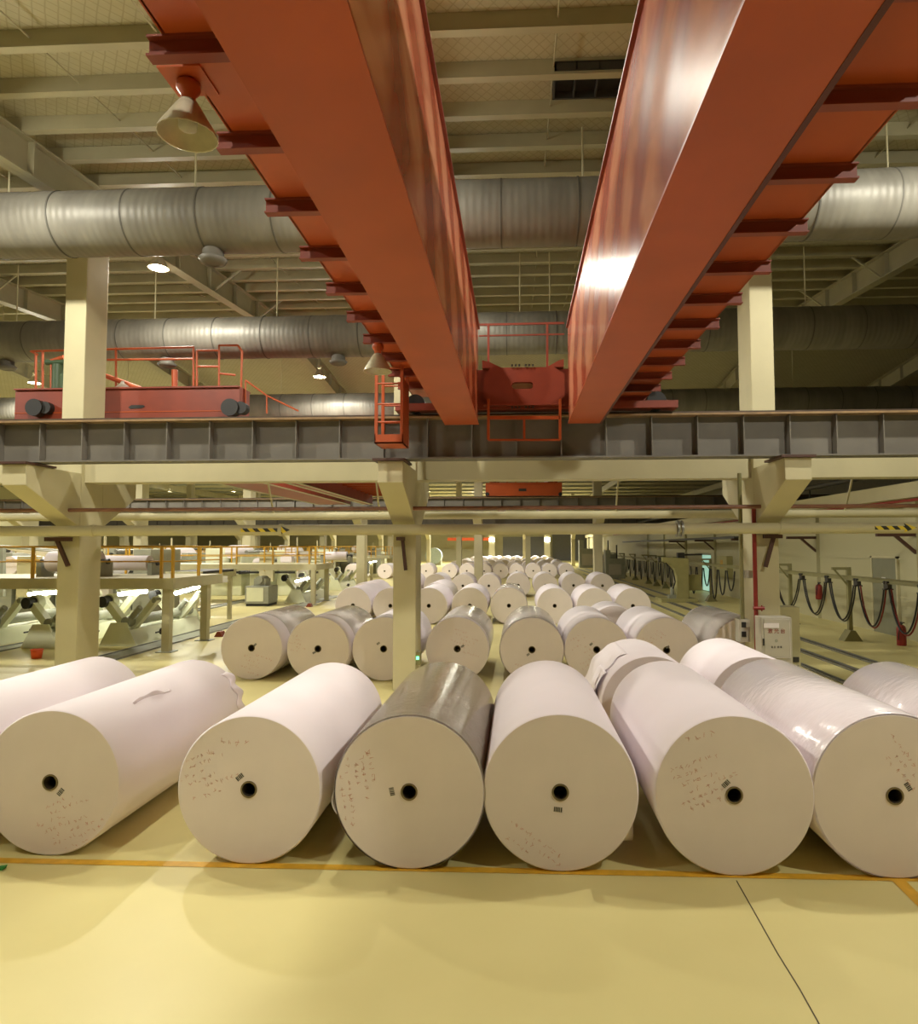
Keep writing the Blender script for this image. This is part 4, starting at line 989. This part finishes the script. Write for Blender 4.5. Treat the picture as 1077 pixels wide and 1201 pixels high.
# fluorescent tubes under the platforms, the last two added to light the stands
for i, ((ax, ay), (bx_, by), y) in enumerate((((206, 696), (233, 688), 18.6), ((347, 682), (362, 678), 31), ((434, 659.5), (441, 658), 47), ((139, 697), (172, 693.5), 18.3), ((34, 697), (68, 694.5), 17.9))):
    p, q = atY(ax, ay, y), atY(bx_, by, y + .9)
    t = thing('tube_light', ['glowing fluorescent tube low under the nearest platform', 'glowing fluorescent tube under the second platform', 'tiny glowing tube under the third platform', 'glowing fluorescent tube added under the nearest platform right of the left column', 'glowing fluorescent tube added under the nearest platform left of the left column'][i], 'lamp', p, 'fluorescent tubes under the platforms')
    build('tube', MB().tube([p, q], .055, 12), 'tube', t); build('fitting', MB().bar(p + Vector((0, 0, .1)), q + Vector((0, 0, .1)), .16, .06), 'machine', t)
    build('bracket', MB().bar(p + Vector((0, 0, .1)), p + Vector((0, 0, max(.12, 1.49 - p.z))), .04, .04).bar(q + Vector((0, 0, .1)), q + Vector((0, 0, max(.12, 1.49 - q.z))), .04, .04), 'machine', t)
a = atZ(43, 772); 
t = thing('bucket', 'bright orange bucket on the floor left of the concrete column', 'bucket', (a.x, a.y, 0))
build('bucket_body', MB().lathe([(0, 0), (.1, 0), (.125, .2), (.115, .2), (.09, .02), (0, .02)], (a.x, a.y, 0), 'z', 20), 'orange', t); build('bucket_rim', MB().lathe([(.118, .185), (.132, .185), (.132, .205), (.118, .205), (.118, .185)], (a.x, a.y, 0), 'z', 20), 'orange', t)
for px, py, lab in ((256, 747, 'dark red rubber wedge on the floor at the left end of the second row'), (362, 712, 'small dark wedge by the second platform post')):
    a = atZ(px, py); tag(build('roll_wedge', MB().prism([(a.x - .12, 0), (a.x + .12, 0), (a.x + .06, .14), (a.x - .04, .14)], a.y, a.y + .25), 'red_dark'), lab, 'wedge', 'wedges for the rolls')
a = atZ(373, 690); tag(build('traffic_cone', MB().lathe([(.0, .5), (.03, .5), (.15, .03), (.2, .03), (.2, 0), (0, 0)], (a.x, a.y, 0), 'z', 16), 'orange'), 'small orange red traffic cone by the second platform post', 'cone')
# paper reels on the platforms
def reel(px, py, y, r, w_, label, axis='x'):
    p = atY(px, py, y); t = thing('machine_reel', label, 'paper reel', (p.x, y, ZD), 'reels on the platforms')
    zc = ZD + r + .12
    build('wound_paper', MB().tube([(p.x - w_ / 2, y, zc), (p.x + w_ / 2, y, zc)], r, 36), 'paper', t)
    build('shaft', MB().tube([(p.x - w_ / 2 - .25, y, zc), (p.x + w_ / 2 + .25, y, zc)], .07, 12), 'dark', t)
    for sx in (-1, 1): build('cradle', MB().box(p.x + sx * (w_ / 2 + .14) - .06, p.x + sx * (w_ / 2 + .14) + .06, y - .25, y + .25, ZD, zc), 'machine_grey', t)
reel(150, 670, 17.6, .2, 1.2, 'white paper reel on the platform just right of the left column')
reel(88, 668, 16.7, .26, 1.3, 'white paper reel on the platform behind the left column')
reel(395, 655, 31, .2, 1.0, 'white reel on the second platform')
# sheet of paper web sweeping down at the left edge
t = thing('paper_web', 'wide white paper web hanging in a curve above the left platform', 'paper web', atY(40, 660, 19.5))
def web(u, v):
    p = atY(2 + 78 * u, 642 + 6 * u + (4 + 22 * u) * v, 19.3); return p + Vector((0, 1.8 * v * (1 - .3 * u) + .6 * u, -.12 * math.sin(v * PI)))
sheet('web_sheet', t, web, 10, 8, 'paper', .004)
build('top_roller', MB().tube([atY(0, 641, 19.3), atY(82, 647, 19.9)], .05, 10), 'machine_grey', t)
build('web_frame', MB().bar(atY(3, 700, 19.2), atY(3, 641, 19.2), .12, .12).bar(atY(84, 700, 20), atY(84, 645, 20), .12, .12), 'machine_grey', t)
# conveyor with dark belt
p, q = atY(200, 678, 19.3), atY(246, 672, 22.0)
t = thing('belt_conveyor', 'dark flat belt conveyor running back from the first platform', 'conveyor', (p.x, 20, 0))
build('belt', MB().box(-11, p.x + .35, 20.5, 22.9, 1.66, 1.74), 'black', t); build('side_frame', MB().box(-11, p.x + .4, 20.4, 20.5, 1.5, 1.74).box(-11, p.x + .4, 22.9, 23, 1.5, 1.74), 'platform', t)
for x in (-10.8, p.x + .2):
    for y in (20.45, 22.95): build('leg', MB().box(x - .06, x + .06, y - .06, y + .06, 0, 1.52), 'platform', t)
# sheeting machines receding on the left
def sheeter(X, Y, W, label, seed):
    rnd = random.Random(seed)
    t = thing('sheeting_machine', label, 'machine', (X, Y, 0), 'sheeting machines on the left side')
    mb = MB(); x = X - W / 2
    while x < X + W / 2 - .4:
        w_ = rnd.uniform(.5, 1.3); h = rnd.uniform(1.3, 2.5); mb.box(x, min(x + w_, X + W / 2), Y, Y + 2.2, .0, h); x += w_ + rnd.uniform(.05, .6)
    build('frame', mb, 'machine_grey' if seed % 2 else 'machine', t, bevel=.02)
    for k in range(3):
        x = X - W / 2 + W * (k + rnd.uniform(.2, .8)) / 3; z = rnd.uniform(1.5, 2.3)
        build('paper_reel', MB().tube([(x, Y - .5, z), (x, Y + 1.6, z)], rnd.uniform(.22, .45), 24), 'paper', t)
    for k in range(4):
        x = X - W / 2 + W * rnd.random(); z = rnd.uniform(1.0, 2.4); build('roller', MB().tube([(x, Y - .3, z), (x, Y + 2.4, z)], .09, 14), ('steel', 'dark')[k % 2], t)
    build('conveyor_belt', MB().box(X - W / 2, X + W / 2, Y - .35, Y - .1, 1.15, 1.25), 'black', t)
    for k in range(3):
        x = X - W / 2 + W * (k + rnd.uniform(.1, .6)) / 3; build('control_panel', MB().box(x, x + rnd.uniform(.4, .8), Y - .6, Y - .35, rnd.uniform(.3, .9), rnd.uniform(1.6, 2.3)), ('cabinet', 'cream', 'sticker')[k], t)
    mb = MB().tube([(X - W / 2, Y - .7, 2.5), (X + W / 2, Y - .7, 2.5)], .03, 6).tube([(X - W / 2, Y - .7, 2.05), (X + W / 2, Y - .7, 2.05)], .025, 6)
    k = 0
    while k * 1.7 < W: mb.box(X - W / 2 + k * 1.7 - .03, X - W / 2 + k * 1.7 + .03, Y - .73, Y - .67, 1.3, 2.5); k += 1
    build('guard_rail', mb, 'yellow', t)
    build('beacon_mast', MB().box(X + W * .3, X + W * .3 + .07, Y, Y + .07, 2.0, 3.0), 'cream', t)
sd = 1
for (X, Y, W, lab) in ((-18, 24, 9, 'grey sheeting machine behind the first platform at the left edge'), (-13.2, 34, 6, 'pale sheeting machine behind the second platform'), (-21, 35, 8, 'grey sheeting machine left of the pale one in the middle distance'),
                       (-17.6, 51, 7, 'pale sheeting machine behind the third platform'), (-27, 51, 10, 'grey sheeting machine left of the third platform'), (-38, 51, 9, 'pale sheeting machine furthest left beyond the third platform'),
                       (-17, 62, 8, 'grey distant sheeting machine nearest the far rolls'), (-28, 63, 10, 'pale distant sheeting machine in the far left rows'), (-41, 63, 11, 'grey distant sheeting machine by the left wall'),
                       (-20, 78, 10, 'pale sheeting machine in the last row, nearest the rolls'), (-33, 79, 11, 'grey sheeting machine in the last row'), (-47, 79, 12, 'pale sheeting machine in the last row near the left wall')):
    sheeter(X, Y, W, lab, sd); sd += 1
# bluish distant fan housing at the left of the far rolls
p = atY(509, 652, 90); t = thing('blue_machine', 'pale blue grey distant machine beyond the fifth row on the left', 'machine', (p.x, 90, 0))
build('drum', MB().tube([(p.x, 89.5, p.z), (p.x, 91, p.z)], 1.1, 24), mat('pale_blue_paint', (.35, .42, .46), .5), t); build('stand', MB().box(p.x - 1, p.x + 1, 89.8, 91, 0, p.z - .6), 'machine_grey', t)
for i, px in enumerate((577, 642)):
    p = atY(px, 633, 112); t = thing('wall_light', ['small white light on the far left post of the shutter', 'small white light on the far right post of the shutter'][i], 'lamp', p, 'lights at the far shutter')
    build('light_post', MB().box(p.x - .5, p.x + .5, 112, 112.6, 0, 5), 'cream', t); build('light_face', MB().box(p.x - .4, p.x + .4, 111.9, 112, p.z - .3, p.z + .3), 'tube', t)

# ------------------------------------------------------------------ world and view
w = bpy.data.worlds.new('world'); scene.world = w; w.use_nodes = True
w.node_tree.nodes['Background'].inputs[0].default_value = (.9, .85, .7, 1); w.node_tree.nodes['Background'].inputs[1].default_value = .15
scene.view_settings.view_transform = 'Standard'; scene.view_settings.look = 'None'
scene.view_settings.gamma = 1; scene.view_settings.use_curve_mapping = False
scene.view_settings.exposure = 0.22
scene.cycles.use_denoising = True
scene.cycles.max_bounces = 8; scene.cycles.diffuse_bounces = 5; scene.cycles.sample_clamp_indirect = 6
